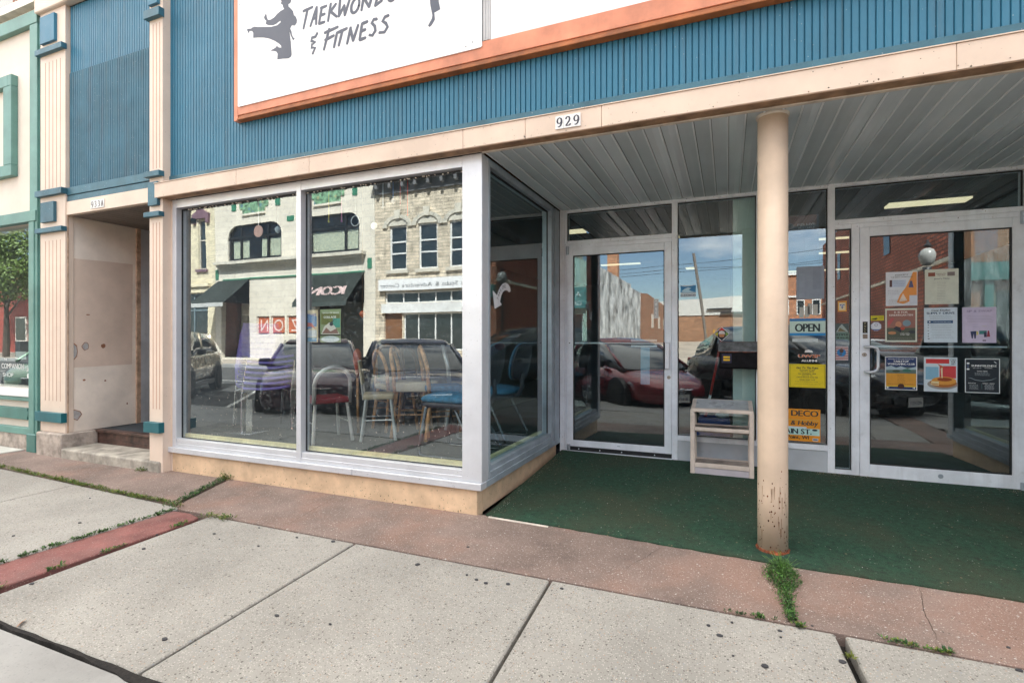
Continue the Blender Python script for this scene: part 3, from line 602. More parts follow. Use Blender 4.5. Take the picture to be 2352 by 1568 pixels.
fbx = MB(); fbx.box(-.4458, .235, YB+.006, YB+.05, .09, .2995); fbx.box(.235, .7968, YB+.006, YB+.05, .09, .2995); fbx.build('kick_panel', mat('pale_blue_grey_panel', (.50, .54, .58), .45, var=.05, dirt=.3), SB)
tm = MB(); tm.box(-1.545, -.50, YB-.012, YB+.09, .098, .118, ALUW); tm.box(-1.545, -.50, YB+.006, YB+.09, .1185, .160, BLK)
for x in (-1.42, -1.2, -.98, -.66): tm.box(x-.005, x+.005, YB-.001, YB+.01, .135, .143, ALUW)
tm.build('door_threshold', None, SB)
tm = MB(); tm.box(1.03, 2.2, YB-.03, YB+.09, .085, .102); tm.build('door_threshold', LIP, SB)
gz = YB+.035
def pane(x0, x1, z0, z1, nm='window_pane'):
    o = sheet(nm, [(x0, gz, z0), (x1, gz, z0), (x1, gz, z1), (x0, gz, z1)], GD, SB)
    g_ = MB(); e = .007
    g_.box(x0, x0+e, gz-.012, gz+.004, z0, z1); g_.box(x1-e, x1, gz-.012, gz+.004, z0, z1); g_.box(x0+e, x1-e, gz-.012, gz+.004, z1-e, z1); g_.box(x0+e, x1-e, gz-.012, gz+.004, z0, z0+e*.6); g_.build('gasket', GASK, o)
    return o
pane(-1.5465, -.4995, 2.2845, 2.5735); pane(-.4455, .2355, .3475, 2.5735); pane(.2845, .7965, .3475, 2.5735); pane(.8515, 2.1025, 2.2925, 2.5735); pane(.8515, .9725, .1485, 2.2115)
def door(x0, x1, z0, z1, gx0, gx1, gz0, gz1, lab):
    b = MB(); y0, y1 = YB-.012, YB+.035
    b.box(x0, gx0, y0, y1, z0, z1); b.box(gx1, x1, y0, y1, z0, z1); b.box(gx0+.0002, gx1-.0002, y0+.001, y1, gz1, z1); b.box(gx0+.0002, gx1-.0002, y0+.001, y1, z0, gz0)
    d = b.build('entrance_door', ALUW, SB, bevel=.003); d['label'] = lab
    yg = YB+.010; sheet('door_pane', [(gx0, yg, gz0), (gx1, yg, gz0), (gx1, yg, gz1), (gx0, yg, gz1)], GD, d)
    g_ = MB(); e = .008
    g_.box(gx0, gx0+e, yg-.012, yg+.003, gz0, gz1); g_.box(gx1-e, gx1, yg-.012, yg+.003, gz0, gz1); g_.box(gx0+e, gx1-e, yg-.012, yg+.003, gz1-e, gz1); g_.box(gx0+e, gx1-e, yg-.012, yg+.003, gz0, gz0+e); g_.build('gasket', GASK, d)
    return d
d1 = door(-1.5465, -.4995, .163, 2.2035, -1.477, -.567, .229, 2.127, 'left aluminium entrance door with a flat pull plate')
d2 = door(1.0305, 2.1025, .105, 2.2095, 1.101, 2.028, .216, 2.133, 'right aluminium entrance door with curved pull handle')
b = MB(); b.box(-1.474, -.57, YB+.05, YB+.062, 1.219, 1.234); b.build('push_bar', mat('pale_bar', (.75, .8, .8), .4), d1)
hb = MB(); hb.box(-.558, -.518, YB-.045, YB-.028, .981, 1.237, ALU); hb.box(-.575, -.562, YB-.05, YB-.0125, .981, 1.237, BLK); hb.box(-.54, -.525, YB-.028, YB-.0125, 1.0, 1.02, ALU); hb.box(-.54, -.525, YB-.028, YB-.0125, 1.2, 1.22, ALU); hb.build('pull_handle', None, d1, bevel=.002)
def lockc(x, z, d):
    b = MB(); b.cyl((x, YB-.0121, z), (x, YB-.020, z), .017, 18, mat('dull_brass', (.35, .32, .27), .35, metal=.8)); b.box(x-.0015, x+.0015, YB-.0215, YB-.019, z-.007, z+.007, BLK); b.build('lock_cylinder', None, d)
lockc(-.525, .90, d1); lockc(1.061, 1.137, d2)
b = MB(); b.cyl((-1.52, YB-.02, .13), (-1.52, YB-.02, .185), .016, 12); b.build('hinge', ALUS, d1); b = MB(); b.cyl((-1.535, YB-.016, 2.14), (-1.535, YB-.016, 2.225), .016, 12); b.build('hinge', ALUS, d1)
b = MB(); b.cyl((2.09, YB-.02, 2.15), (2.09, YB-.02, 2.25), .018, 12); b.build('hinge', ALUS, d2); b = MB(); b.cyl((2.09, YB-.02, .10), (2.09, YB-.02, .17), .018, 12); b.build('hinge', ALUS, d2)
b = MB(); ph = [(1.065, YB-.012, 1.205), (1.065, YB-.05, 1.205), (1.085, YB-.066, 1.205), (1.115, YB-.07, 1.203), (1.14, YB-.07, 1.19), (1.147, YB-.07, 1.165), (1.147, YB-.07, 1.04), (1.14, YB-.07, 1.012), (1.115, YB-.07, .996), (1.085, YB-.066, .993), (1.065, YB-.05, .993), (1.065, YB-.012, .993)]
b.tube(ph, .0115, 12); b.build('pull_handle', ALU, d2, smooth=True)
b = MB(); b.tube([(1.12, YB+.055, 1.205), (2.02, YB+.055, 1.205)], .009, 10); b.build('push_bar', ALU, d2)
b = MB(); b.cyl((1.58, YB-.0122, .165), (1.58, YB-.0145, .165), .018, 14); b.build('door_plug', ALUS, d2)
b = MB(); b.box(-1.02, -.99, YB-.0145, YB-.0122, .197, .203); b.build('door_plug', ALUS, d1)
b = MB(); b.cyl((-1.512, YB-.012, 1.228), (-1.512, YB-.0155, 1.228), .006, 10); b.build('door_screw', BLK, d1)
# soffit of the porch: 10 cm strips with raised seams, two perforated, two plain
so1 = MB(); so2 = MB(); so3 = MB(); so4 = MB()
k = 0; x = -1.6
pat = [0, 1, 1, 0]
i = 0
while x < 6:
    perf = (i % 4) in (1, 2)
    tl = random.uniform(-.0045, .0045); (so2 if perf else so1).add([(x+.0068, .008, 2.606+tl), (x+.05, .008, 2.6035), (x+.093, .008, 2.606-tl), (x+.093, 1.87, 2.606-tl), (x+.05, 1.87, 2.6035+tl*.5), (x+.0068, 1.87, 2.606+tl)], [(5, 4, 1, 0), (4, 3, 2, 1)])
    so3.box(x-.007, x+.003, .008, 1.868, 2.600, 2.608); so4.box(x+.0031, x+.0065, .008, 1.868, 2.6085, 2.612)  # thin dark strip painted as the shadow beside each seam
    x += .1; i += 1
so1.box(-1.62, 6, .0, 1.9, 2.613, 2.64); so1.build('soffit', SOFM, SB); so2.build('perforated_soffit_strips', SOFP, SB); so3.build('soffit_seams', SOFG, SB); so4.build('soffit_seam_shadows', mat('painted_seam_shadow', (.10, .11, .12), .8, var=0), SB)
for (y0_, x0_, sl) in ((.35, 2.62, .10), (.85, 2.75, .14)):
    pb = MB(); pb.hexa([(x0_, y0_, .331), (x0_+.02, y0_, .331), (x0_+.02, y0_+.42, .331), (x0_, y0_+.42, .331), (x0_+sl, y0_, 1.25), (x0_+sl+.02, y0_, 1.25), (x0_+sl+.02, y0_+.42, 1.25), (x0_+sl, y0_+.42, 1.25)]); o_ = pb.build('display_board', mat('tan_display_board', (.42, .36, .25), .6)); tag(o_, 'tan board leaning in the right display window, '+('nearer the street' if y0_ < .5 else 'nearer the door'), 'board')
b = MB()
def nick(x, y, z, r, ny=0): 
    n = 6; a0 = random.random()*3; b.add([(x+r*random.uniform(.5, 1.2)*math.cos(a0+i*1.047), y, z+r*random.uniform(.4, 1.3)*math.sin(a0+i*1.047)) for i in range(n)], [tuple(range(n)), tuple(range(n-1, -1, -1))], random.choice([BLK, TANU, STEP]))
for _ in range(120): nick(random.uniform(-5, 2.5), -.1126, random.uniform(2.61, 2.735), random.uniform(.001, .0035))
for _ in range(60): nick(random.uniform(-5, 2.5), -.1127, 2.612+abs(random.gauss(0, .006)), random.uniform(.002, .005))
for _ in range(160): nick(random.uniform(-4.9, -1.68), .0036, abs(random.gauss(0, .05))+.004, random.uniform(.0015, .006))
for _ in range(70): nick(random.uniform(-4.9, -1.65), -.0286, random.uniform(.19, .234), random.uniform(.001, .0028))
for _ in range(150): nick(random.uniform(-1.6, 2.1), YB-.0006, random.choice([random.uniform(2.21, 2.29), random.uniform(2.576, 2.606)]), random.uniform(.0012, .004))
for _ in range(90): nick(random.choice([-1.585, -.472, .825, 1.0])+random.uniform(-.02, .02), YB-.0006, random.uniform(.12, 2.2), random.uniform(.001, .003))
tag(b.build('paint_nicks', None, SB), kind='stuff')
b = MB()
for x in (-4.2, -3.02, -1.81, -.62, .58, 1.78): b.box(x-.002, x+.002, -.0062, -.0045, 2.83, 5.1)
for _ in range(140): x = random.uniform(-4.98, 2.6); z = random.uniform(2.84, 4.9); b.box(x-.0018, x+.0018, -.0056, -.0043, z-.002, z+.002)
tag(b.build('sheet_joints', BLUET, SB), kind='stuff')
# interior shell (dim rooms behind the glass)
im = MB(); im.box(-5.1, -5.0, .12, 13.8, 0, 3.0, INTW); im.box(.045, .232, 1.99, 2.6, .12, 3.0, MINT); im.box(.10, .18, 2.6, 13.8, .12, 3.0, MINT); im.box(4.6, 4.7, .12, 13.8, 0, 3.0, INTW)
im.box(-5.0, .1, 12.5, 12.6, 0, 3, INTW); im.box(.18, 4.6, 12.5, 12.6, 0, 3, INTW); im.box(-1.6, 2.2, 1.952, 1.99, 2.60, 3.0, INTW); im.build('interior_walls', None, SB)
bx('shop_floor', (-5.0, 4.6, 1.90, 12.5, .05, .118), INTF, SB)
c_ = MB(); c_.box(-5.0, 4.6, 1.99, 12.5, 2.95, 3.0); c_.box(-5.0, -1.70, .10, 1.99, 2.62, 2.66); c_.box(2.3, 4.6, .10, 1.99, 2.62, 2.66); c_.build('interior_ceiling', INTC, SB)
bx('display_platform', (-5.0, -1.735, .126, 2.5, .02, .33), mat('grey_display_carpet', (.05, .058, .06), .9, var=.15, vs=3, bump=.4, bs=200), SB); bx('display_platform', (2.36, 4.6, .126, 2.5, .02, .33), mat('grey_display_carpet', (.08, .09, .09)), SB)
for x0, x1, y, dy, z in [(-2.6, -1.75, 8.0, .12, 2.9), (-2.3, -2.0, 4.2, .22, 2.9), (-.9, -.72, 5.2, .2, 2.9), (-.9, -.72, 9.2, .25, 2.9), (1.8, 2.6, 4.2, .22, 2.9), (.9, 1.9, 6.4, .1, 2.9), (.6, 2.3, 8.0, .12, 2.9), (.6, 2.6, 10.8, .14, 2.9)]:
    L = empty('ceiling_light', (0, 0, 0), 0); b = MB(); b.box(x0-.03, x1+.03, y-.03, y+dy+.03, z+.012, z+.05); b.build('housing', INTW, L); b = MB(); b.box(x0, x1, y, y+dy, z-.01, z+.0115); b.build('diffuser', TUBE, L)
    lab = {-2.6: 'long fluorescent light hanging furthest back in the left room', -2.3: 'small fluorescent light seen just inside the left door transom', -.9: 'small ceiling light inside beside the mint wall, '+('nearer the glass' if y < 7 else 'deep in the room'), 1.8: 'wide fluorescent troffer glowing through the right door transom', .9: 'fluorescent light at the top edge of the right door glass', .6: 'long fluorescent light in the right room, '+('third from the glass' if y < 9 else 'furthest from the glass')}[x0]
    tag(L, lab, 'ceiling light', 'lit ceiling lights inside the shop')
# ------------------------------------------------------------------ signs, column, rack, mailbox
SIL1= [(-3.423, 4.155), (-3.461, 4.155), (-3.476, 4.13), (-3.464, 4.103), (-3.471, 4.085), (-3.451, 4.071), (-3.446, 4.051), (-3.433, 4.031), (-3.474, 4.024), (-3.512, 4.009), (-3.544, 3.988), (-3.583, 3.978), (-3.616, 3.983), (-3.629, 4.008), (-3.634, 4.034), (-3.644, 4.041), (-3.663, 4.016), (-3.652, 3.994), (-3.635, 3.98), (-3.644, 3.956), (-3.609, 3.936), (-3.557, 3.924), (-3.519, 3.929), (-3.497, 3.938), (-3.474, 3.943), (-3.471, 3.929), (-3.512, 3.913), (-3.577, 3.915), (-3.655, 3.932), (-3.734, 3.95), (-3.774, 3.963), (-3.801, 3.96), (-3.814, 3.954), (-3.862, 3.964), (-3.858, 3.944), (-3.844, 3.921), (-3.831, 3.938), (-3.801, 3.931), (-3.788, 3.913), (-3.788, 3.869), (-3.734, 3.86), (-3.668, 3.845), (-3.602, 3.821), (-3.538, 3.787), (-3.493, 3.755), (-3.467, 3.731), (-3.465, 3.714), (-3.493, 3.722), (-3.515, 3.741), (-3.531, 3.728), (-3.589, 3.715), (-3.551, 3.705), (-3.522, 3.694), (-3.506, 3.672), (-3.51, 3.625), (-3.448, 3.619), (-3.385, 3.608), (-3.358, 3.617), (-3.351, 3.634), (-3.355, 3.683), (-3.36, 3.741), (-3.37, 3.8), (-3.375, 3.834), (-3.36, 3.793), (-3.336, 3.746), (-3.316, 3.757), (-3.336, 3.773), (-3.348, 3.799), (-3.352, 3.824), (-3.367, 3.854), (-3.348, 3.875), (-3.317, 3.865), (-3.296, 3.882), (-3.292, 3.905), (-3.305, 3.936), (-3.326, 3.955), (-3.336, 3.99), (-3.36, 4.017), (-3.385, 4.04), (-3.388, 4.06), (-3.367, 4.064), (-3.355, 4.08), (-3.358, 4.1), (-3.385, 4.135)]
SIL2= [(-2.013, 3.812), (-2.016, 3.746), (-2.013, 3.712), (-2.003, 3.668), (-1.996, 3.633), (-2.001, 3.609), (-2.02, 3.584), (-2.033, 3.566), (-2.02, 3.553), (-2.001, 3.563), (-1.987, 3.58), (-1.974, 3.598), (-1.977, 3.628), (-1.98, 3.649), (-1.953, 3.655), (-1.929, 3.662), (-1.936, 3.693), (-1.942, 3.719), (-1.946, 3.794)]
STR= [[(-3.225, 3.962), (-3.126, 3.972)], [(-3.179, 3.966), (-3.223, 3.818)], [(-3.083, 3.962), (-3.15, 3.82)], [(-3.083, 3.962), (-3.09, 3.822)], [(-3.126, 3.875), (-3.083, 3.878)], [(-3.042, 3.942), (-2.981, 3.946)], [(-3.031, 3.94), (-3.06, 3.82)], [(-3.045, 3.883), (-2.998, 3.886)], [(-3.06, 3.82), (-3.001, 3.822)], [(-2.938, 3.953), (-2.966, 3.819)], [(-2.885, 3.938), (-2.95, 3.883)], [(-2.943, 3.893), (-2.877, 3.834)], [(-2.843, 3.966), (-2.858, 3.831)], [(-2.858, 3.831), (-2.803, 3.906)], [(-2.803, 3.906), (-2.798, 3.826)], [(-2.798, 3.826), (-2.742, 3.958)], [(-2.659, 3.869), (-2.67, 3.846), (-2.686, 3.83), (-2.704, 3.823), (-2.72, 3.827), (-2.731, 3.841), (-2.734, 3.862), (-2.73, 3.887), (-2.718, 3.909), (-2.702, 3.926), (-2.684, 3.933), (-2.669, 3.929), (-2.658, 3.915), (-2.655, 3.893), (-2.659, 3.869)], [(-2.613, 3.926), (-2.635, 3.825)], [(-2.613, 3.922), (-2.563, 3.834)], [(-2.563, 3.834), (-2.531, 3.918)], [(-2.474, 3.913), (-2.506, 3.829)], [(-2.506, 3.829), (-2.446, 3.853), (-2.428, 3.892)], [(-2.315, 3.868), (-2.319, 3.858), (-2.324, 3.849), (-2.33, 3.842), (-2.337, 3.836), (-2.345, 3.833), (-2.354, 3.831), (-2.362, 3.832), (-2.369, 3.835), (-2.376, 3.84), (-2.381, 3.847), (-2.385, 3.856), (-2.387, 3.865), (-2.387, 3.876), (-2.386, 3.886)], [(-3.078, 3.748), (-3.095, 3.724), (-3.133, 3.723), (-3.14, 3.7), (-3.099, 3.678), (-3.133, 3.669), (-3.138, 3.643), (-3.099, 3.635), (-3.126, 3.592)], [(-2.954, 3.754), (-3.008, 3.599)], [(-3.001, 3.733), (-2.866, 3.75)], [(-2.996, 3.674), (-2.906, 3.691)], [(-2.874, 3.708), (-2.906, 3.595)], [(-2.869, 3.705), (-2.775, 3.718)], [(-2.819, 3.714), (-2.858, 3.599)], [(-2.739, 3.716), (-2.775, 3.596)], [(-2.741, 3.71), (-2.716, 3.606)], [(-2.716, 3.606), (-2.666, 3.72)], [(-2.629, 3.72), (-2.653, 3.599)], [(-2.629, 3.72), (-2.577, 3.725)], [(-2.643, 3.663), (-2.596, 3.668)], [(-2.653, 3.599), (-2.596, 3.604)], [(-2.489, 3.724), (-2.518, 3.727), (-2.537, 3.705), (-2.508, 3.673), (-2.503, 3.636), (-2.531, 3.607), (-2.559, 3.617)], [(-2.381, 3.725), (-2.413, 3.722), (-2.436, 3.694), (-2.406, 3.672), (-2.39, 3.64), (-2.418, 3.607), (-2.467, 3.614)]]
SG = empty('business_sign', (0, 0, 0), 0, 'white sign board in orange frame reading TAEKWONDO & FITNESS above the window', 'sign')
b = MB(); y0 = -.058
b.box(-4.034, -3.985, y0, -.005, 3.19, 4.95); b.box(-3.985, 1.4, y0, -.005, 3.235, 3.36); b.box(1.4, 1.45, y0, -.005, 3.19, 4.95); b.box(-3.985, 1.4, y0, -.005, 4.85, 4.95)
b.build('sign_frame', ORNG, SG, bevel=.003)
b = MB(); b.box(-3.985, 1.4, y0-.012, -.005, 3.19, 3.207); b.box(-3.985, 1.4, y0+.006, -.005, 3.208, 3.2345); b.build('frame_moulding', ORNGD, SG, bevel=.003)
b = MB(); b.prism([(-3.965, 3.304), (-1.605, 3.316), (-1.594, 3.325), (-1.594, 4.85), (-3.975, 4.85), (-3.975, 3.312)], -.066, -.0585); bd = b.build('sign_board', WHITEP, SG)
b = MB(); b.box(-1.532, 1.39, -.054, -.020, 3.3605, 4.85); b.build('sign_board', mat('second_sign_board', (.78, .78, .77), .45, var=.04, vs=4, dirt=.15), SG)
b = MB(); b.box(-1.590, -1.535, -.0575, -.03, 3.362, 4.85); b.box(-1.578, -1.571, -.064, -.0577, 3.362, 4.85); b.box(-1.553, -1.548, -.062, -.0577, 3.362, 4.85); b.build('sign_divider', mat('weathered_grey_strip', (.5, .5, .5), .6, streak=.5, dirt=.4), SG)
b = MB(); b.prism(SIL1, -.0672, -.0662); b.prism(SIL2, -.0672, -.0662); b.build('kicking_figures', INK, SG)
b = MB()
for i, s_ in enumerate(STR): b.stroke(s_, .0245, -.0673-.00004*i, -.0662)
b.build('brush_lettering', INK, SG)
b = MB()
for x, z in ((-3.955, 3.325), (-1.72, 3.345), (-1.665, 3.365), (-3.955, 4.2)): b.cyl((x, -.066, z), (x, -.0685, z), .004, 8)
b.build('screws', BLK, SG)
# house numbers
def number_plaque(txt, x0, x1, z0, z1, y, name, label, col, dig):
    P = empty(name, (0, 0, 0), 0, label, 'number plaque'); n = len(txt); wd = (x1-x0)/n
    for i, c in enumerate(txt):
        b = MB(); b.box(x0+i*wd+.0008, x0+(i+1)*wd-.0008, y-.008, y, z0, z1); tl = b.build('number_tile', WHITE, P, bevel=.001)
        b = MB(); dw = wd*.58; b.stroke_digit(c, x0+i*wd+(wd-dw)/2, z0+(z1-z0)*.14, dw, (z1-z0)*.72, y-.0088, col); b.build('digit', None, tl)
def sd_(s, c, x, z, wd, h, y, m):
    D = {'9': [[(.93,.66),(.86,.86),(.5,1),(.14,.86),(.05,.66),(.14,.46),(.5,.36),(.84,.48),(.93,.66)], [(.95,.72),(.95,.45),(.75,.15),(.45,.02),(.15,.04)]],
         '2': [[(.12,.72),(.18,.88),(.45,1),(.75,.93),(.88,.74),(.78,.52),(.45,.28),(.10,.04)], [(.08,.04),(.5,.03),(.95,.05),(.98,.22)]],
         '3': [[(.10,.82),(.4,1),(.75,.92),(.84,.74),(.7,.58),(.42,.53)], [(.42,.53),(.75,.48),(.92,.28),(.78,.08),(.45,.0),(.08,.12)]],
         'A': [[(.5,1),(.3,.5),(.08,0)], [(.5,1),(.72,.5),(.92,0)], [(.22,.36),(.5,.36),(.8,.36)]]}
    for k, st_ in enumerate(D[c]):
        P = [Vector((x+a*wd, z+b_*h)) for a, b_ in st_]; n = len(P); LL = []; RR = []
        for i, p in enumerate(P):
            d = (P[min(i+1, n-1)]-P[max(i-1, 0)]).normalized(); q = Vector((-d.y, d.x)); w0 = h*(.045+.055*abs(d.y))
            LL.append(p+q*w0); RR.append(p-q*w0)
        for i in range(n-1): s.add([(LL[i].x, y-.0001*k, LL[i].y), (RR[i].x, y-.0001*k, RR[i].y), (RR[i+1].x, y-.0001*k, RR[i+1].y), (LL[i+1].x, y-.0001*k, LL[i+1].y)], [(0, 1, 2, 3)], m)
MB.stroke_digit = sd_
number_plaque('929', -1.037, -.868, 2.630, 2.713, -.1125, 'house_number', 'three white tiles reading 929 on the beige fascia', flat((.22, .22, .27)), 0)
number_plaque('933A', -6.165, -5.94, 2.630, 2.715, -.0205, 'house_number', 'small white tiles reading 933A above the side doorway', flat((.35, .33, .33)), 0)
# column
CO = empty('porch_column', (.247, .125, 0), 0, 'round beige steel column with rusty foot holding up the porch edge', 'column')
COLM = mat('column_paint', (.62, .485, .365), .45, var=.06, vs=3, bump=.15, bs=14, streak=.06, dirt=.08)
b = MB(); b.lathe((0, 0, 0), [(.083, .004), (.083, .35), (.0828, 1.2), (.083, 2.60)], 48); b.build('shaft', COLM, CO, smooth=True)
b = MB(); rr = []
n = 40; vs_ = []; fs = []
for i in range(n): t = 6.2832*i/n; h = .022+.016*random.random(); r = .0935+.006*random.random(); vs_ += [(r*math.cos(t), r*math.sin(t), .001), (r*math.cos(t)*.97, r*math.sin(t)*.97, h*.55), (.0832*math.cos(t), .0832*math.sin(t), h)]
for i in range(n):
    j = (i+1) % n; fs += [(3*i, 3*j, 3*j+1, 3*i+1), (3*i+1, 3*j+1, 3*j+2, 3*i+2)]
b.add(vs_, fs); b.build('rusty_foot', RUST, CO)
b = MB(); b.lathe((0, 0, 2.588), [(.084, 0), (.0905, .004), (.092, .012), (.0925, .0175)], 30); b.build('top_collar', LIP, CO)
b = MB()
RUSTL = mat('rust_streak', (.36, .22, .13), .8)
for _ in range(85):
    t = random.uniform(-2.9, .1); z = abs(random.gauss(.0, .22))+.03; r_ = random.uniform(.0012, .0048); c0 = Vector((.0833*math.cos(t), .0833*math.sin(t), z)); ta = Vector((-math.sin(t), math.cos(t), 0))
    b.add([c0+ta*r_*math.cos(k*1.047)+Vector((0, 0, r_*1.5*math.sin(k*1.047))) for k in range(6)], [(5, 4, 3, 2, 1, 0), (0, 1, 2, 3, 4, 5)])
b.build('rust_spots', RUST, CO)
b = MB()
for _ in range(22):
    t = random.uniform(-2.8, 0); z = random.uniform(.12, .42); l_ = random.uniform(.03, .11); w_ = random.uniform(.0012, .003); ta = Vector((-math.sin(t), math.cos(t), 0))*w_; c0 = Vector((.0834*math.cos(t), .0834*math.sin(t), z)); b.add([c0-ta, c0+ta, c0+ta*.3-Vector((0, 0, l_)), c0-ta*.3-Vector((0, 0, l_))], [(0, 1, 2, 3), (3, 2, 1, 0)])
b.build('rust_runs', RUSTL, CO)
# magazine rack
RK = empty('magazine_rack', (0, 0, 0), 0, 'empty beige wooden magazine rack with three open shelves under the mailbox', 'rack')
RKM = mat('chipped_beige_rack_paint', (.68, .585, .51), .5, var=.08, vs=6, bump=.1, dirt=.35); RKI = mat('dusty_shelf', (.36, .30, .26), .7, var=.2, vs=8, dirt=.5)
xl, xr, yf, yb_ = -.306, .203, 1.46, 1.80; zf = fz(0, yf)+.012
b = MB()
for x in (xl, xr-.037): b.box(x, x+.037, yf, yf+.04, zf, .632); b.box(x, x+.037, yb_-.03, yb_, zf+.02, .70)
b.prism([(xl, .632), (xr, .632), (xr, .648), (xr-.012, .662), (xl+.012, .662), (xl, .648)], yf, yf+.04)
b.box(xl+.0375, xr-.0375, yf+.004, yf+.03, .468, .499); b.box(xl+.0375, xr-.0375, yf+.004, yf+.03, .150, .188)
b.build('rack_frame', RKM, RK, bevel=.004, seg=2)
b = MB()
for x in (xl+.004, xr-.034):
    for z in (.455, .14, .60): b.box(x, x+.030, yf+.0405, yb_-.0305, z-.006, z+.020)
b.build('side_rail', RKM, RK)
b = MB(); b.box(xl+.0375, xr-.0375, yb_-.02, yb_-.004, .14, .17); b.box(xl+.0375, xr-.0375, yb_-.02, yb_-.004, .455, .485); b.build('back_rail', RKM, RK)
for z in (.455, .14): 
    b = MB(); b.hexa([(xl+.016, yf+.031, z), (xr-.016, yf+.031, z), (xr-.016, yb_-.03, z+.008), (xl+.016, yb_-.03, z+.008), (xl+.016, yf+.031, z+.012), (xr-.016, yf+.031, z+.012), (xr-.016, yb_-.03, z+.02), (xl+.016, yb_-.03, z+.02)]); b.build('shelf', RKI, RK)
b = MB(); b.hexa([(xl+.004, yf+.042, .645), (xr-.004, yf+.042, .645), (xr-.004, yb_, .700), (xl+.004, yb_, .700), (xl+.004, yf+.042, .660), (xr-.004, yf+.042, .660), (xr-.004, yb_, .715), (xl+.004, yb_, .715)]); b.build('rack_top', RKM, RK, bevel=.004)
b = MB(); b.hexa([(xl+.04, yf+.05, .6605), (xr-.04, yf+.05, .6605), (xr-.04, yb_-.03, .7105), (xl+.04, yb_-.03, .7105), (xl+.04, yf+.05, .6625), (xr-.04, yf+.05, .6625), (xr-.04, yb_-.03, .7125), (xl+.04, yb_-.03, .7125)]); b.build('top_inlay', mat('dusty_laminate', (.42, .44, .45), .3, var=.15, vs=6, dirt=.3), RK)
bx('toe_panel', (xl+.0375, xr-.0375, yf+.012, yf+.022, zf, .1495), mat('lilac_white_panel', (.58, .54, .58), .5, dirt=.35), RK)
# mailbox
ML = empty('mailbox', (0, 0, 0), 0, 'black wall mailbox with dull metal lid and equality sticker behind the column', 'mailbox')
b = MB(); pr = [(1.845, 1.0), (1.735, 1.0), (1.722, 1.012), (1.722, 1.150), (1.845, 1.150)]; yzpoly(b, pr, -.072, .30); b.build('mailbox_body', mat('black_mailbox', (.008, .008, .010), .5, var=.2, vs=20, spec=.12), ML, bevel=.004)
b = MB(); pr = [(1.845, 1.245), (1.79, 1.240), (1.715, 1.160), (1.712, 1.150), (1.845, 1.1505)]; yzpoly(b, pr, -.082, .31); b.build('mailbox_lid', mat('dull_mailbox_lid', (.26, .27, .28), .4, metal=.5, var=.2, vs=14, dirt=.5), ML, bevel=.003)
b = MB(); b.box(-.083, .311, 1.711, 1.722, 1.149, 1.157); b.box(-.06, .29, 1.782, 1.786, 1.2395, 1.2425); b.build('lid_edge', RUST, ML)
b = MB(); b.box(-.052, .030, 1.7205, 1.7218, 1.052, 1.135, flat((.10, .11, .25))); b.box(-.038, .016, 1.7195, 1.7204, 1.073, 1.088, flat((.97, .80, .10))); b.box(-.038, .016, 1.7195, 1.7204, 1.098, 1.113, flat((.97, .80, .10))); b.build('equality_sticker', None, ML)

# ------------------------------------------------------------------ posters and stickers
def poster(name, label, cat, x0, x1, z0, z1, bgc, els, y=YB+.0068, th=.0012, group=None, tilt=0):
    b = MB(); b.box(x0, x1, y, y+th, z0, z1); o = b.build(name, flat(bgc), None); tag(o, label, cat, group)
    d = MB(); W, H = x1-x0, z1-z0; yy = y-.0004
    X = lambda u: x0+u*W
    Z = lambda v: z0+v*H
    for k, e in enumerate(els):
        yk = yy-.00012*k; c = flat(e[-1])
        if e[0] == 'r': d.add([(X(e[1]), yk, Z(e[2])), (X(e[3]), yk, Z(e[2])), (X(e[3]), yk, Z(e[4])), (X(e[1]), yk, Z(e[4]))], [(0, 1, 2, 3)], c)
        elif e[0] == 'p': d.add([(X(a), yk, Z(c_)) for a, c_ in e[1]], [tuple(range(len(e[1])))], c)
        elif e[0] == 'c': d.add([(X(e[1])+e[3]*W*math.cos(t*math.pi/10), yk, Z(e[2])+e[4]*W*math.sin(t*math.pi/10)) for t in range(20)], [tuple(range(20))], c)
        elif e[0] == 't': d.text(e[1], X(e[2]), Z(e[3]), e[4]*W, yk, c, width=(e[5]*W if e[5] else None), shear=e[6], center=True, bold=.035 if e[4] >= .09 else .02)
        elif e[0] == 'l':   # small print: rows of short dashes
            _, u0, v0, u1, v1, n, c1 = e
            for i in range(n):
                v = v1-(v1-v0)*(i+.5)/n; u = u0+random.uniform(0, .08)*(u1-u0); ue = u1-random.uniform(0, .15)*(u1-u0)
                while u < ue: q = min(ue, u+random.uniform(.02, .07)); d.add([(X(u), yk, Z(v)-.0012), (X(q), yk, Z(v)-.0012), (X(q), yk, Z(v)+.0008), (X(u), yk, Z(v)+.0008)], [(0, 1, 2, 3)], c); u = q+.012
    if els: d.build('printed_design', None, o)
    return o
DK = (.15, .17, .22); NV = (.12, .20, .38); GY = (.45, .46, .48); W_ = (.96, .96, .95)
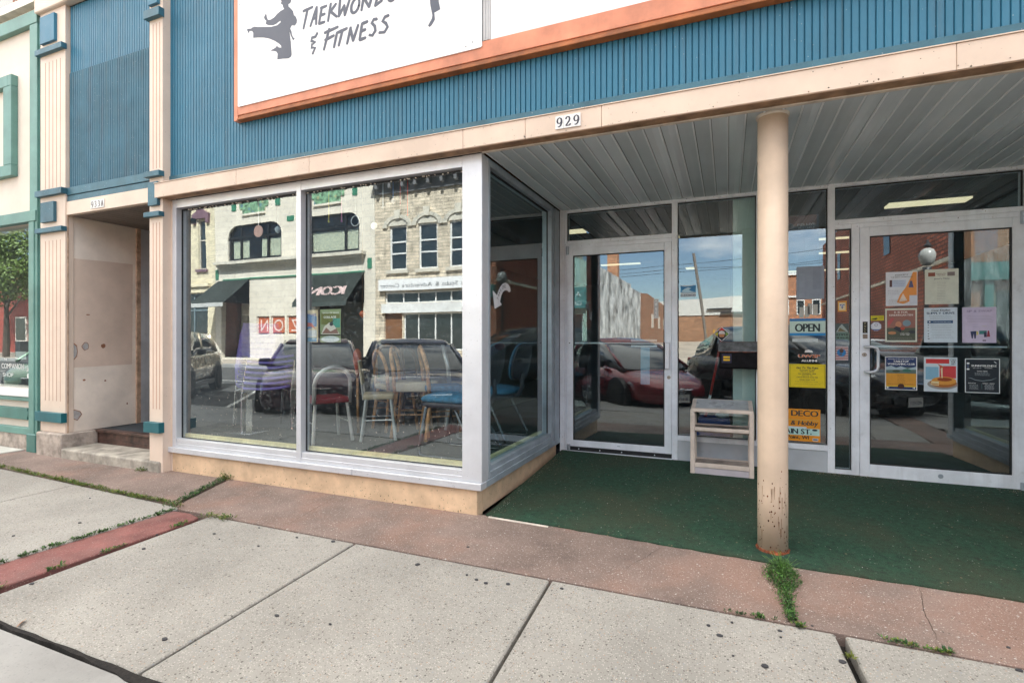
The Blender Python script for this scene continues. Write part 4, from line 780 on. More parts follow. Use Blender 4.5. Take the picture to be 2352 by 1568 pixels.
poster('door_poster', 'white poster with orange splash, top left on the right door', 'poster', 1.217, 1.433, 1.544, 1.825, (.90, .92, .95), [('p', [(.35, .1), (.55, .05), (.75, .12), (.98, .3), (.98, .98), (.86, .98), (.78, .8), (.62, .52), (.45, .32)], (.95, .62, .30)), ('p', [(.42, .12), (.68, .15), (.55, .36)], (.96, .88, .82)), ('r', .75, .05, .98, .3, (.86, .88, .93)), ('t', 'EGGCITY', .5, .885, .075, .4, .25, DK), ('t', 'THE BEST HOMEMADE', .5, .83, .045, .7, .2, DK), ('r', .12, .55, .64, .76, (.80, .85, .93)), ('r', .12, .56, .2, .76, (.35, .2, .2)), ('p', [(.72, .53), (.88, .53), (.83, .72), (.77, .72)], (.35, .35, .5)), ('l', .24, .57, .62, .75, 4, (.5, .55, .65)), ('l', .05, .32, .45, .47, 3, (.6, .62, .7)), ('l', .05, .05, .7, .2, 4, (.6, .55, .5))])
poster('door_poster', 'plain cream menu sheet with centred text, top middle on the right door', 'poster', 1.482, 1.702, 1.550, 1.833, (.87, .88, .82), [('r', .1, .80, .31, .91, (.55, .30, .22)), ('r', .67, .80, .89, .91, (.55, .50, .48)), ('t', 'Community', .49, .86, .05, .3, 0, (.5, .3, .2)), ('t', 'Thursdays', .49, .815, .05, .24, 0, (.5, .3, .2)), ('t', "Janet's Menu", .5, .71, .07, .45, .15, (.35, .35, .38)), ('l', .36, .08, .64, .67, 13, (.62, .62, .60)), ('l', .2, .03, .8, .06, 1, (.5, .5, .5))])
poster('door_poster', 'brown and pink poster reading K IS FOR KINDERGARTEN on the right door', 'poster', 1.213, 1.430, 1.244, 1.522, (.86, .88, .82), [('r', .05, .05, .95, .95, (.62, .42, .37)), ('r', .05, .05, .95, .42, (.33, .36, .30)), ('t', 'K IS FOR', .5, .86, .1, .42, 0, (.93, .88, .85)), ('t', 'KINDERGARTEN', .5, .775, .1, .74, 0, (.93, .88, .85)), ('p', [(.1, .45), (.3, .7), (.2, .72), (.07, .6)], (.75, .35, .35)), ('c', .42, .52, .10, .12, (.80, .55, .42)), ('c', .68, .56, .13, .12, (.52, .62, .66)), ('p', [(.25, .4), (.5, .28), (.52, .42), (.35, .47)], (.15, .17, .22)), ('c', .22, .27, .13, .06, (.78, .55, .38)), ('c', .84, .30, .11, .06, (.22, .24, .26)), ('c', .55, .4, .07, .05, (.75, .30, .22)), ('t', 'HYMN, WRITE', .62, .24, .045, .3, 0, W_), ('t', 'STORY TIME', .62, .20, .045, .28, 0, W_), ('l', .1, .08, .9, .14, 2, (.6, .6, .55))])
poster('door_poster', 'pale blue sheet reading Cozy Kitchen SUPPLY DRIVE on the right door', 'poster', 1.477, 1.694, 1.241, 1.522, (.85, .90, .94), [('t', 'Cozy Kitchen', .5, .90, .1, .56, .25, DK), ('t', 'SUPPLY DRIVE', .5, .81, .12, .84, 0, (.13, .28, .42)), ('l', .08, .75, .92, .78, 1, (.4, .45, .5)), ('l', .15, .66, .9, .74, 3, (.6, .65, .7)), ('r', .1, .55, .87, .63, (.20, .36, .52)), ('c', .17, .59, .025, .025, W_), ('l', .25, .57, .85, .61, 1, W_), ('l', .18, .1, .9, .52, 9, (.55, .60, .66)), ('r', .11, .49, .15, .51, DK), ('r', .11, .42, .14, .44, DK), ('r', .11, .33, .14, .35, DK), ('r', .11, .24, .15, .26, DK), ('r', .11, .17, .15, .19, DK), ('r', .11, .1, .17, .12, DK)])
poster('door_poster', 'lilac sheet reading SIP & SWAP on the right door', 'poster', 1.725, 1.937, 1.239, 1.520, (.83, .78, .88), [('t', 'SIP & SWAP', .5, .86, .12, .74, .1, (.63, .58, .72)), ('l', .1, .57, .95, .77, 5, (.62, .58, .68)), ('l', .3, .42, .48, .54, 3, (.6, .56, .7)), ('l', .58, .44, .74, .49, 1, (.8, .78, .5)), ('p', [(.24, .32), (.42, .33), (.40, .12), (.36, .12), (.34, .26), (.31, .12), (.28, .12)], (.16, .20, .36)), ('r', .42, .22, .47, .32, (.85, .80, .45)), ('r', .5, .24, .72, .34, (.22, .50, .50)), ('r', .64, .16, .72, .3, (.2, .2, .32)), ('p', [(.72, .17), (.82, .17), (.79, .34), (.75, .34)], (.60, .20, .28)), ('r', .6, .05, .7, .08, (.35, .2, .3))])
poster('door_poster', 'blue and yellow poster reading TABLETOP WARGAMING CLUB on the right door', 'poster', 1.212, 1.431, .847, 1.122, (.93, .93, .93), [('r', .03, .02, .97, .98, (.12, .22, .42)), ('r', .03, .5, .97, .69, (.38, .46, .42)), ('p', [(.03, .69), (.2, .73), (.35, .66), (.5, .72), (.7, .64), (.97, .71), (.97, .62), (.03, .6)], (.68, .76, .80)), ('c', .35, .57, .12, .05, (.25, .3, .2)), ('c', .68, .59, .14, .06, (.22, .45, .38)), ('r', .03, .12, .97, .5, (.88, .62, .20)), ('r', .03, .1, .97, .13, (.92, .78, .2)), ('t', 'University of Wisconsin-Stevens Point', .5, .92, .05, .82, 0, W_), ('t', 'TABLETOP', .5, .835, .1, .48, 0, W_), ('t', 'WARGAMING CLUB', .5, .755, .1, .84, 0, W_), ('l', .38, .2, .62, .47, 7, (.55, .35, .1)), ('l', .08, .15, .9, .2, 2, (.5, .33, .1)), ('c', .5, .12, .1, .09, (.28, .14, .08)), ('p', [(.05, .04), (.14, .07), (.05, .1)], W_), ('p', [(.93, .04), (.85, .07), (.93, .1)], W_)])
poster('door_poster', 'white poster of pancakes with red blocks reading CALL FOR ART on the right door', 'poster', 1.476, 1.694, .843, 1.121, (.84, .89, .92), [('r', .06, .82, .76, .95, (.84, .22, .22)), ('r', .47, .40, .96, .75, (.84, .26, .27)), ('r', .05, .35, .44, .72, (.55, .74, .84)), ('t', 'CALL', .88, .905, .09, .17, 0, GY), ('t', 'FOR', .88, .845, .09, .13, 0, GY), ('t', 'ART', .88, .785, .09, .13, 0, GY), ('c', .56, .22, .46, .19, (.62, .60, .58)), ('c', .58, .26, .40, .17, (.72, .42, .16)), ('c', .60, .32, .37, .15, (.90, .62, .25)), ('c', .62, .36, .22, .07, (.62, .26, .08)), ('p', [(.4, .82), (.62, .72), (.52, .68)], (.80, .40, .25)), ('p', [(.50, .68), (.56, .70), (.56, .40), (.53, .40)], (.93, .85, .70)), ('p', [(.2, .2), (.45, .18), (.45, .30), (.22, .30)], (.93, .85, .65)), ('p', [(.22, .225), (.44, .205), (.44, .225), (.22, .25)], (.72, .42, .16))])
poster('door_poster', 'black poster reading SUNNYBLENDZ BARBER on the right door', 'poster', 1.742, 1.959, .843, 1.114, (.90, .92, .92), [('r', .025, .022, .975, .978, (.10, .14, .18)), ('t', 'SUNNYBLENDZ', .55, .765, .1, .72, 0, W_), ('t', 'BARBER', .68, .715, .05, .22, 0, (.8, .8, .8)), ('l', .22, .71, .5, .73, 1, W_), ('p', [(.06, .84), (.12, .84), (.11, .71), (.07, .71)], (.30, .36, .45)), ('c', .09, .86, .045, .03, W_), ('c', .09, .69, .045, .03, W_), ('t', 'SOCIAL MEDIA', .5, .62, .05, .3, 0, W_), ('l', .25, .5, .75, .6, 3, (.75, .78, .8)), ('p', [(.08, .44), (.18, .42), (.3, .37), (.5, .345), (.75, .38), (.93, .46), (.75, .395), (.5, .36), (.3, .385), (.18, .435)], (.6, .65, .68)), ('t', 'SERVICES', .2, .27, .045, .22, 0, W_), ('t', 'MONDAY - SUNDAY', .68, .27, .045, .34, 0, W_), ('l', .12, .1, .4, .25, 5, (.75, .78, .8)), ('l', .55, .1, .85, .25, 5, (.85, .87, .9)), ('r', .48, .12, .486, .28, (.4, .6, .6)), ('p', [(.82, .93), (.9, .89), (.88, .87), (.93, .86), (.84, .9)], W_)])
YW = YB+.0305; YI = YB+.0375
poster('open_sign', 'white and blue sign reading OPEN in the window beside the column', 'sign', .508, .785, 1.299, 1.449, (.80, .90, .86), [('r', 0, .85, 1, 1, (.10, .50, .78)), ('r', 0, 0, 1, .15, (.10, .55, .82)), ('t', 'OPEN', .5, .235, .36, .68, 0, (.10, .20, .22))], y=YW)
poster('window_sticker', 'narrow white strip sticker under the OPEN sign', 'sticker', .529, .727, 1.244, 1.270, (.83, .87, .88), [('l', .05, .2, .95, .8, 1, (.3, .35, .4))], y=YW)
poster('window_notice', 'yellow notice headed Get To The Point in the window', 'notice', .504, .785, .841, 1.047, (.93, .83, .07), [('r', .03, .05, .97, .054, (.3, .3, .1)), ('r', .03, .945, .97, .95, (.3, .3, .1)), ('r', .028, .05, .034, .95, (.3, .3, .1)), ('r', .966, .05, .972, .95, (.3, .3, .1)), ('t', 'Get To The Point', .5, .80, .09, .6, .2, DK), ('t', 'On October 27, 2024', .5, .725, .05, .42, .1, DK), ('t', '10:00 AM to 4:00 PM', .5, .665, .045, .36, .1, DK), ('t', 'For CENWISPEX 2024', .5, .565, .055, .48, 0, DK), ('t', 'Hosted By The', .5, .50, .045, .28, .1, DK), ('t', 'Central Wisconsin Stamp Club', .5, .42, .05, .58, .1, DK), ('t', 'SPECIAL TICKET STOP', .5, .31, .045, .42, 0, DK), ('l', .15, .22, .85, .28, 1, DK), ('l', .12, .13, .88, .17, 1, (.4, .38, .1))], y=YW)
d = MB(); U1 = flat((.80, .42, .20)); U2 = flat((.93, .93, .93)); d.text('UWSP', .660, 1.105, .040, YW-.0006, U2, width=.166, center=True, bold=.09); d.text('UWSP', .660, 1.106, .037, YW-.0014, U1, width=.162, center=True, bold=.05); d.text('ALUMNI', .660, 1.068, .028, YW-.0006, U2, width=.118, center=True, bold=.06)
d.add([(.625, YW-.0006, 1.150), (.690, YW-.0006, 1.150), (.682, YW-.0006, 1.168), (.655, YW-.0006, 1.175), (.63, YW-.0006, 1.168)], [(0, 1, 2, 3, 4)], U2); tag(d.build('window_decal'), 'orange and white decal reading UWSP ALUMNI on the window', 'decal')
poster('shop_notice_board', 'orange board reading DECO & Hobby at the foot of the window beside the column', 'sign', .32, .746, .366, .650, (.93, .60, .10), [('t', 'ART DECO', .50, .78, .17, .92, 0, (.18, .22, .22)), ('r', .0, .655, .97, .665, (.75, .8, .5)), ('t', 'Crafts & Hobby', .50, .50, .13, .9, .15, (.20, .24, .25)), ('r', .0, .19, .985, .40, (.74, .90, .88)), ('r', .0, .40, .75, .45, (.86, .90, .92)), ('t', '1101 MAIN ST.', .44, .225, .15, .80, 0, (.12, .16, .20)), ('c', .9, .36, .05, .02, (.1, .15, .18)), ('t', 'Stevens Point, WI', .42, .07, .10, .74, .0, (.25, .22, .15)), ('r', .86, .03, .96, .11, (.85, .88, .9)), ('r', .87, .05, .95, .09, (.3, .4, .5)), ('c', .96, .95, .008, .008, (.2, .1, .05))], y=YW)
poster('window_poster', 'blank white poster with painted-in sky reflection, taped high in the window right of the column', 'poster', .561, .775, 1.619, 1.908, (.58, .63, .70), [('r', .1, .05, .3, .8, (.60, .65, .72)), ('r', .6, .3, .9, .97, (.55, .60, .67))], y=YW)  # pale blue stands for sky mirrored over the white sheet
poster('window_poster', "tall faded blue poster reading PJ'S LIVE near the top of the window", 'poster', .485, .735, 1.915, 2.362, (.22, .28, .36), [('r', 0, .80, .93, 1.0, (.42, .20, .20)), ('c', .12, .80, .10, .10, (.5, .5, .55)), ('c', .12, .80, .085, .085, (.14, .18, .25)), ("t", "PJ'S LIVE", .62, .80, .10, .56, 0, (.85, .86, .9)), ('t', '2024 LINEUP', .62, .735, .085, .52, 0, (.80, .82, .88)), ('l', .05, .62, .5, .70, 2, (.6, .65, .75)), ('r', .1, .30, .58, .58, (.17, .22, .30)), ('l', .65, .05, .97, .6, 12, (.35, .40, .5)), ('r', .1, .08, .3, .22, (.2, .25, .33)), ('r', .36, .08, .56, .22, (.2, .25, .33))], y=YI)
d = MB(); yy = YI
for r0, r1 in ((.040, .036), (.029, .026)):
    n = 28; vs_ = [(.578+r_*math.cos(6.2832*i/n), yy, 1.552+r_*math.sin(6.2832*i/n)) for r_ in (r0, r1) for i in range(n)]; d.add(vs_, [(i, (i+1) % n, n+(i+1) % n, n+i) for i in range(n)], flat((.55, .56, .55)))
d.add([(.564, yy, 1.55), (.57, yy, 1.54), (.59, yy, 1.54), (.595, yy, 1.56), (.578, yy, 1.567)], [(0, 1, 2, 3, 4)], flat((.5, .5, .5))); tag(d.build('window_decal'), 'round pale ring decal above the OPEN sign', 'decal')
for i, (x, z) in enumerate([(.585, 1.455), (.628, 1.462), (.650, 1.485), (.690, 1.478)]):
    o = bx('hang_tag', (x, x+.035, YW, YW+.002, z, z+.095), flat((.78, .78, .75))); tag(o, ['leftmost', 'second', 'third and tallest', 'rightmost'][i]+' of the pale cards standing behind the OPEN sign', 'card', 'pale cards above the OPEN sign')
poster('sidelight_sticker', 'orange and blue shield sticker on the narrow sidelight', 'sticker', .877, .942, 1.505, 1.595, (.93, .68, .25), [('r', .12, .12, .88, .86, (.92, .86, .72)), ('p', [(.2, .7), (.8, .7), (.5, .25)], (.15, .30, .60)), ('c', .5, .55, .18, .15, (.88, .88, .9)), ('p', [(.42, .6), (.58, .6), (.5, .45)], (.2, .35, .75)), ('t', 'POST', .5, .89, .12, .6, 0, (.7, .2, .1))], y=YW)
poster('sidelight_sticker', 'square sticker reading SEMPER FIDELIS on the narrow sidelight', 'sticker', .855, .960, 1.266, 1.402, (.42, .55, .50), [('r', 0, .42, 1, 1, (.30, .36, .36)), ('p', [(.08, .45), (.3, .8), (.5, .95), (.75, .7), (.95, .46)], (.62, .68, .66)), ('p', [(.2, .5), (.35, .75), (.6, .6), (.8, .5)], (.45, .42, .3)), ('t', 'SEMPER', .5, .24, .2, .92, 0, (.08, .10, .10)), ('t', 'FIDELIS', .5, .05, .2, .92, 0, (.08, .10, .10)), ('p', [(.4, .9), (.43, .9), (.62, 1.0), (.6, 1.0)], (.7, .75, .75))], y=YW)
poster('sidelight_sticker', 'striped flag sticker with blue disc on the narrow sidelight', 'sticker', .855, .953, 1.085, 1.206, (.86, .84, .84), [('r', 0, .12*i+.04, 1, .12*i+.10, (.62, .25, .25)) for i in range(8)]+[('c', .5, .55, .34, .34, (.15, .50, .75)), ('c', .5, .68, .16, .2, (.35, .24, .2)), ('c', .45, .42, .12, .08, (.3, .35, .4))], y=YW)
d = MB(); d.box(1.050, 1.085, YB-.0132, YB-.0122, 1.318, 1.415, flat((.12, .12, .10)))
for i, c in enumerate('PULL'): d.text(c, 1.0675, 1.392-i*.022, .019, YB-.0136, flat((.85, .8, .6)), center=True)
tag(d.build('pull_sticker'), 'black upright sticker reading PULL on the right door stile', 'sticker')
poster('notice_sticker', 'tiny beige notice under the black PULL sticker', 'sticker', 1.050, 1.085, 1.272, 1.310, (.62, .56, .50), [('l', .1, .1, .9, .9, 6, (.4, .3, .25))], y=YB-.0132, th=.0008)
d = MB(); d.box(-.668, -.624, YB+.0072, YB+.0082, 1.471, 1.658, WHITE); d.box(-.663, -.629, YB+.0067, YB+.007, 1.478, 1.651, flat((.1, .1, .1))); d.box(-.660, -.632, YB+.0062, YB+.0065, 1.481, 1.648, WHITE)
for i, c in enumerate('PULL'): d.text(c, -.646, 1.615-i*.040, .026, YB+.0058, BLACK, center=True)
tag(d.build('pull_sticker'), 'white upright sticker reading PULL on the left door glass', 'sticker')
poster('camera_sticker', 'yellow security camera sticker at the edge of the right door glass', 'sticker', 1.110, 1.204, 1.424, 1.465, (.80, .78, .10), [('p', [(.05, .3), (.45, .55), (.55, .4), (.4, .15), (.15, .2)], (.12, .14, .08)), ('l', .6, .3, .95, .8, 3, (.4, .4, .1))])
b = MB(); oc = [(1.149+.039*math.cos(R(22.5+45*i)), 1.374+.039*math.sin(R(22.5+45*i))) for i in range(8)]; b.prism(oc, YB+.0068, YB+.0078, flat((.80, .85, .93)))
b.add([(1.149+.034*math.cos(R(22.5+45*i)), YB+.0064, 1.374+.034*math.sin(R(22.5+45*i))) for i in range(8)], [tuple(range(8))], flat((.88, .90, .94))); b.add([(1.12, YB+.0061, 1.350), (1.178, YB+.0061, 1.350), (1.168, YB+.0061, 1.341), (1.13, YB+.0061, 1.341)], [(3, 2, 1, 0)], flat((.2, .35, .6)))
n = 20; b.add([(1.149+r_*math.cos(6.2832*i/n), YB+.0061, 1.387+r_*math.sin(6.2832*i/n)) for r_ in (.012, .0095) for i in range(n)], [(i, (i+1) % n, n+(i+1) % n, n+i) for i in range(n)], flat((.3, .35, .5)))
tag(b.build('alarm_sticker'), 'white octagonal alarm sticker below the yellow camera sticker', 'sticker')
poster('window_sticker', 'white and blue wave sticker reading KUKKIWON on the middle window', 'sticker', -.421, -.283, 1.671, 1.781, (.80, .84, .86), [('p', [(.0, .95), (.3, .9), (.6, .93), (1., 1.0), (1., .38), (.6, .34), (.25, .36), (0, .40)], (.12, .50, .72)), ('p', [(.05, .48), (.25, .7), (.5, .83), (.72, .75), (.55, .62), (.7, .5), (.98, .42), (.6, .36), (.25, .38)], (.70, .84, .90)), ('t', 'KUKKIWON', .5, .08, .14, .95, 0, (.12, .16, .35))], y=YW)
d = MB(); cx, cz, r = -.054, 1.315, .068
for k, (rr_, c) in enumerate([(r, (.9, .9, .92)), (r*.93, (.10, .10, .14))]): d.add([(cx, YW-.0004*k, cz-rr_), (cx+rr_, YW-.0004*k, cz), (cx, YW-.0004*k, cz+rr_), (cx-rr_, YW-.0004*k, cz)], [(0, 1, 2, 3)], flat(c))
d.add([(cx, YW-.0009, cz+r*.9), (cx-r*.42, YW-.0009, cz+r*.48), (cx+r*.42, YW-.0009, cz+r*.48)], [(0, 1, 2)], flat((.85, .2, .15))); d.add([(cx-r*.9, YW-.0009, cz), (cx-r*.5, YW-.0009, cz-r*.3), (cx-r*.5, YW-.0009, cz+r*.3)], [(0, 1, 2)], flat((.8, .75, .2))); d.add([(cx+r*.9, YW-.0009, cz), (cx+r*.5, YW-.0009, cz+r*.3), (cx+r*.5, YW-.0009, cz-r*.3)], [(0, 1, 2)], flat((.45, .6, .2)))
d.add([(cx-.018, YW-.0012, cz-.028), (cx+.018, YW-.0012, cz-.028), (cx+.026, YW-.0012, cz), (cx-.026, YW-.0012, cz)], [(0, 1, 2, 3)], flat((.75, .50, .3))); d.add([(cx-.030, YW-.0014, cz), (cx+.030, YW-.0014, cz), (cx+.022, YW-.0014, cz+.024), (cx, YW-.0014, cz+.032), (cx-.02, YW-.0014, cz+.026)], [(0, 1, 2, 3, 4)], flat((.86, .84, .82)))
tag(d.build('window_decal'), 'small dark diamond decal with a cupcake above the mailbox', 'decal')
# TAKE ONE arrow on the porch side of the display window
d = MB(); xg = -1.6705+.0015
arc_ = []
for i in range(13): t = R(20+95*i/12); arc_.append((.365+.145*math.cos(t)*1.0, 1.575+.140*math.sin(t)))
inn = []
for i in range(13): t = R(20+95*i/12); inn.append((.375+.085*math.cos(t)*1.0-.02, 1.555+.085*math.sin(t)))
outp = [(.512, 1.655), (.50, 1.683), (.46, 1.705), (.41, 1.712), (.36, 1.700), (.31, 1.672), (.27, 1.633), (.245, 1.600), (.168, 1.632), (.200, 1.495), (.335, 1.535), (.300, 1.555), (.318, 1.595), (.35, 1.630), (.39, 1.650), (.44, 1.654), (.48, 1.642)]
sc_ = lambda y, z: ((y+3.34)*1.0315-3.34, 1.27+(z-1.27)*1.0315)
yzpoly(d, [sc_(*q) for q in outp], xg, xg+.0008, flat((.92, .92, .93)))
for i, (c, y, z, a) in enumerate([('T', .262, 1.575, 68), ('A', .276, 1.600, 60), ('K', .292, 1.622, 53), ('E', .312, 1.642, 45), ('O', .342, 1.664, 30), ('N', .367, 1.674, 20), ('E', .394, 1.680, 12)]):
    g = GL[c]; cr, sr = math.cos(R(a)), math.sin(R(a)); sc = .040
    y, z = sc_(y, z)
    d.add([(xg+.003, y+(u*cr*.75-v*sr)*sc, z+(u*sr*.75+v*cr)*sc-.012) for u, v in g[0]], g[1], BLACK)
tag(d.build('arrow_sticker'), 'white curved arrow sticker reading TAKE ONE on the porch side window', 'sticker')
b = MB(); b.box(-.894, -.642, YB+.045, YB+.047, 1.19, 1.208, flat((.80, .84, .84))); b.box(-.894, -.642, YB+.045, YB+.047, 1.2145, 1.236, flat((.80, .84, .84))); b.box(-.894, -.642, YB+.045, YB+.047, 1.243, 1.264, flat((.80, .84, .84))); b.box(-.80, -.712, YB+.045, YB+.047, .82, 1.185, flat((.40, .62, .72))); tag(b.build('door_notice'), 'pale striped strip with blue tab on the inside of the left door', 'notice')
# broom inside the middle window
BR = empty('broom', (0, 0, 0), 0, 'red-handled broom leaning inside the middle window', 'broom')
b = MB(); b.tube([(-.05, 1.98, 1.30), (-.16, 2.12, .72)], .013, 10); b.build('handle', mat('red_plastic', (.5, .02, .015), .35), BR, smooth=True); b = MB(); b.tube([(-.16, 2.12, .7195), (-.17, 2.13, .66)], .0135, 10); b.build('handle_label', WHITE, BR); b = MB(); b.tube([(-.17, 2.13, .655), (-.23, 2.2, .40)], .013, 10, mat('red_plastic', (0, 0, 0))); b.box(-.32, -.14, 2.16, 2.22, .13, .40, mat('broom_blue', (.02, .08, .35), .5)); b.build('broom_head', None, BR)
bn = empty('plastic_bin', (0, 0, 0), 0, 'blue plastic bin with white bag behind the magazine rack', 'bin'); b = MB(); b.box(-.27, .02, 2.05, 2.3, .12, .50); b.build('bin_body', mat('blue_bin', (.02, .07, .30), .5), bn, bevel=.01); b = MB(); b.lathe((-.05, 2.12, .50), [(.05, 0), (.07, .02), (.05, .06), (.01, .08)], 9); b.build('bag', mat('pale_bag', (.5, .58, .6), .4), bn)
# ------------------------------------------------------------------ things in the display window
PZ = .331
PURP = mat('purple_plastic', (.19, .15, .50), .4, var=.05); BLUC = mat('blue_chair_fabric', (.035, .15, .26), .8, var=.15, vs=30); SHELL = mat('black_chair_shell', (.015, .012, .022), .4)
BEIF = mat('beige_vinyl', (.50, .42, .28), .6, var=.1, vs=6); REDV = mat('red_vinyl', (.22, .010, .016), .4); WOODL = mat('orange_wood', (.50, .26, .11), .5, var=.3, vs=14); SILV = mat('silver_chair_leg', (.55, .56, .55), .35, metal=.5)
def shell_mesh(seat_m, w=.44, dz=.012):   # one-piece plastic shell, faces +x local
    b = MB(); prof = [(.24, .425), (.22, .445), (.1, .435), (-.05, .425), (-.15, .435), (-.20, .48), (-.225, .56), (-.245, .66), (-.27, .78), (-.28, .80)]
    n = 9; top = []
    for x, z in prof:
        for j in range(n):
            t = j/(n-1)*2-1; top.append((x+(.03*t*t if z > .5 else 0), t*w/2*(1 if z < .75 else .82), z+(.02*t*t if z < .5 else 0)))
    k = len(prof); b.add(top, [(i*n+j, i*n+j+1, (i+1)*n+j+1, (i+1)*n+j) for i in range(k-1) for j in range(n-1)]); return b
def stack_chair(name, label, loc, rz, m, group=None):
    t = empty(name, loc, rz, label, 'chair', group); o = shell_mesh(m).build('seat_shell', m, t, smooth=True); s_ = o.modifiers.new('solid', 'SOLIDIFY'); s_.thickness = .008
    for s in (1, -1):
        b = MB(); b.tube([(.16, s*.17, .42), (.20, s*.23, .40), (.235, s*.235, .02), (.24, s*.235, 0)], .009, 8); b.build('leg', CHROME, t)
        b = MB(); b.tube([(-.1, s*.17, .42), (-.14, s*.23, .40), (-.21, s*.235, .02), (-.215, s*.235, 0)], .009, 8); b.build('leg', CHROME, t)
    return t
sc0 = stack_chair('stacking_chair', 'purple plastic chair at the bottom of the stack behind the left pane', (-4.50, .66, PZ), R(-30), PURP, 'purple stacked chairs in the window')
for i in range(1, 7): dup(sc0, loc=(-4.50-.010*i, .66+.018*i, PZ+.052*i), label='purple plastic chair, %s from the bottom of the stack' % ['', 'second', 'third', 'fourth', 'fifth', 'sixth', 'topmost, seventh'][i])
def sled_chair(name, label, loc, rz, tube_m, seat_m, shell_m, hi=1., group=None):
    t = empty(name, loc, rz, label, 'chair', group)
    b = MB(); sec = []
    for x, hw, z0, z1 in [(.29, .14, .435, .470), (.265, .22, .42, .495), (.1, .25, .415, .515), (-.1, .25, .415, .505), (-.2, .22, .42, .49), (-.23, .15, .44, .47)]: sec.append([(x, -hw, z0), (x, hw, z0), (x, hw*1.02, (z0+z1)/2), (x, hw*.9, z1), (x, -hw*.9, z1), (x, -hw*1.02, (z0+z1)/2)])
    b.ring(sec); b.build('seat_cushion', seat_m, t, smooth=True, sub=1)
    b = MB(); b.ring([[(x, y, z-.04) for x, y, z in q] for q in sec]); b.build('seat_shell', shell_m, t, smooth=True, sub=1)
    def bk(off, th):
        s2 = []
        for z, hw, x in [(.56, .10, -.235), (.58, .18, -.24), (.68, .215, -.25), (.80, .205, -.275), (.88, .16, -.30), (.905, .08, -.31)]: s2.append([(x+off, -hw, z), (x+off-th, -hw, z), (x+off-th-.02, 0, z), (x+off-th, hw, z), (x+off, hw, z), (x+off-.02, 0, z)])
        return MB().ring(s2)
    bk(0.0, .02).build('backrest', seat_m, t, smooth=True, sub=1); bk(-.024, .022).build('back_shell', shell_m, t, smooth=True, sub=1)
    b = MB(); b.tube([(-.10, 0, .40), (-.26, 0, .42), (-.305, 0, .5), (-.295, 0, .62)], .02, 8); b.build('back_bracket', shell_m, t, smooth=True)
    for s in (1, -1):
        b = MB(); b.tube([(.18, s*.17, .41), (.20, s*.215, .39), (.255, s*.235, .06), (.245, s*.235, .018), (.20, s*.235, .011), (-.22, s*.235, .011), (-.25, s*.235, .025), (-.235, s*.235, .06), (-.06, s*.21, .39), (-.04, s*.17, .41)], .014, 8); b.build('sled_leg', tube_m, t, smooth=True)
    return t
DTUB = mat('dark_chrome', (.10, .11, .12), .25, metal=.8)
sl1 = sled_chair('upholstered_chair', 'blue fabric sled-base chair nearest the corner post in the window', (-2.02, .42, PZ), R(180), DTUB, BLUC, SHELL, group='blue sled chairs in the window')
dup(sl1, loc=(-2.05, 1.12, PZ), rz=R(176), label='blue fabric sled-base chair behind the one at the corner post')
def frame_chair(name, label, loc, rz, leg_m, seat_m, arch, th=.06, group=None):
    t = empty(name, loc, rz, label, 'chair', group)
    b = MB(); b.box(-.20, .20, -.20, .20, .44, .44+th); b.build('seat', seat_m, t, bevel=.02, seg=2)
    for sx in (1, -1):
        for sy in (1, -1): b = MB(); b.tube([(sx*.16, sy*.17, .44), (sx*.22, sy*.21, 0)], .019, 8); b.build('leg', leg_m, t)
    b = MB()
    if arch: 
        p = [(-.18, -.19, .44)]+[(-.20-.05*math.sin(math.pi*i/10), -.19*math.cos(math.pi*i/10), .66+.2*math.sin(math.pi*i/10)) for i in range(11)]+[(-.18, .19, .44)]; b.tube(p, .023, 8); b.build('back_arch', leg_m, t, smooth=True)
    else:
        for sy in (1, -1): b.tube([(-.19, sy*.18, .44), (-.25, sy*.18, .86)], .012, 6)
        b.build('back_posts', leg_m, t); b = MB(); b.hexa([(-.215, -.20, .60), (-.195, -.20, .60), (-.195, .20, .60), (-.215, .20, .60), (-.262, -.20, .86), (-.238, -.20, .86), (-.238, .20, .86), (-.262, .20, .86)]); b.build('backrest', seat_m, t, bevel=.008)
    b = MB(); b.tube([(-.18, -.19, .22), (.18, -.19, .22)], .008, 6); b.tube([(-.18, .19, .22), (.18, .19, .22)], .008, 6); b.build('stretcher', leg_m, t)
    return t
frame_chair('metal_chair', 'low red vinyl seat chair with silver legs beside the mullion', (-3.46, .46, PZ), R(150), SILV, REDV, True, .07).scale = (.85, .85, .80)
frame_chair('metal_chair', 'beige padded chair with silver legs in the middle of the window', (-3.05, .70, PZ), R(35), SILV, BEIF, False, .06).scale = (.70, .70, .86)
frame_chair('wooden_chair', 'arched wooden chair with beige seat behind the beige padded chair', (-2.86, .98, PZ), R(25), WOODL, BEIF, True, .10).scale = (.80, .80, .98)
frame_chair('wooden_chair', 'small orange wooden chair with round back beside the tall paddle', (-3.22, 1.20, PZ), R(60), WOODL, BEIF, True, .06).scale = (.8, .8, .95)
frame_chair('wooden_chair', 'dark wooden chair with round back between the beige chairs', (-3.05, 1.55, PZ), R(10), mat('dark_chair_wood', (.08, .04, .025), .5), BEIF, True, .06)
frame_chair('wooden_chair', 'tan wooden chair with blue seat just left of the blue fabric chair', (-2.52, 1.0, PZ), R(40), WOODL, BLUC, True, .06).scale = (.9, .9, 1.0)
frame_chair('metal_chair', 'pale curved metal chair frame deep in the window', (-2.60, 1.62, PZ), R(30), SILV, BEIF, True, .03)
frame_chair('wooden_chair', 'wooden chair with tall arched back standing at the rear of the display', (-3.55, 1.75, PZ), R(-20), WOODL, BEIF, True, .05)
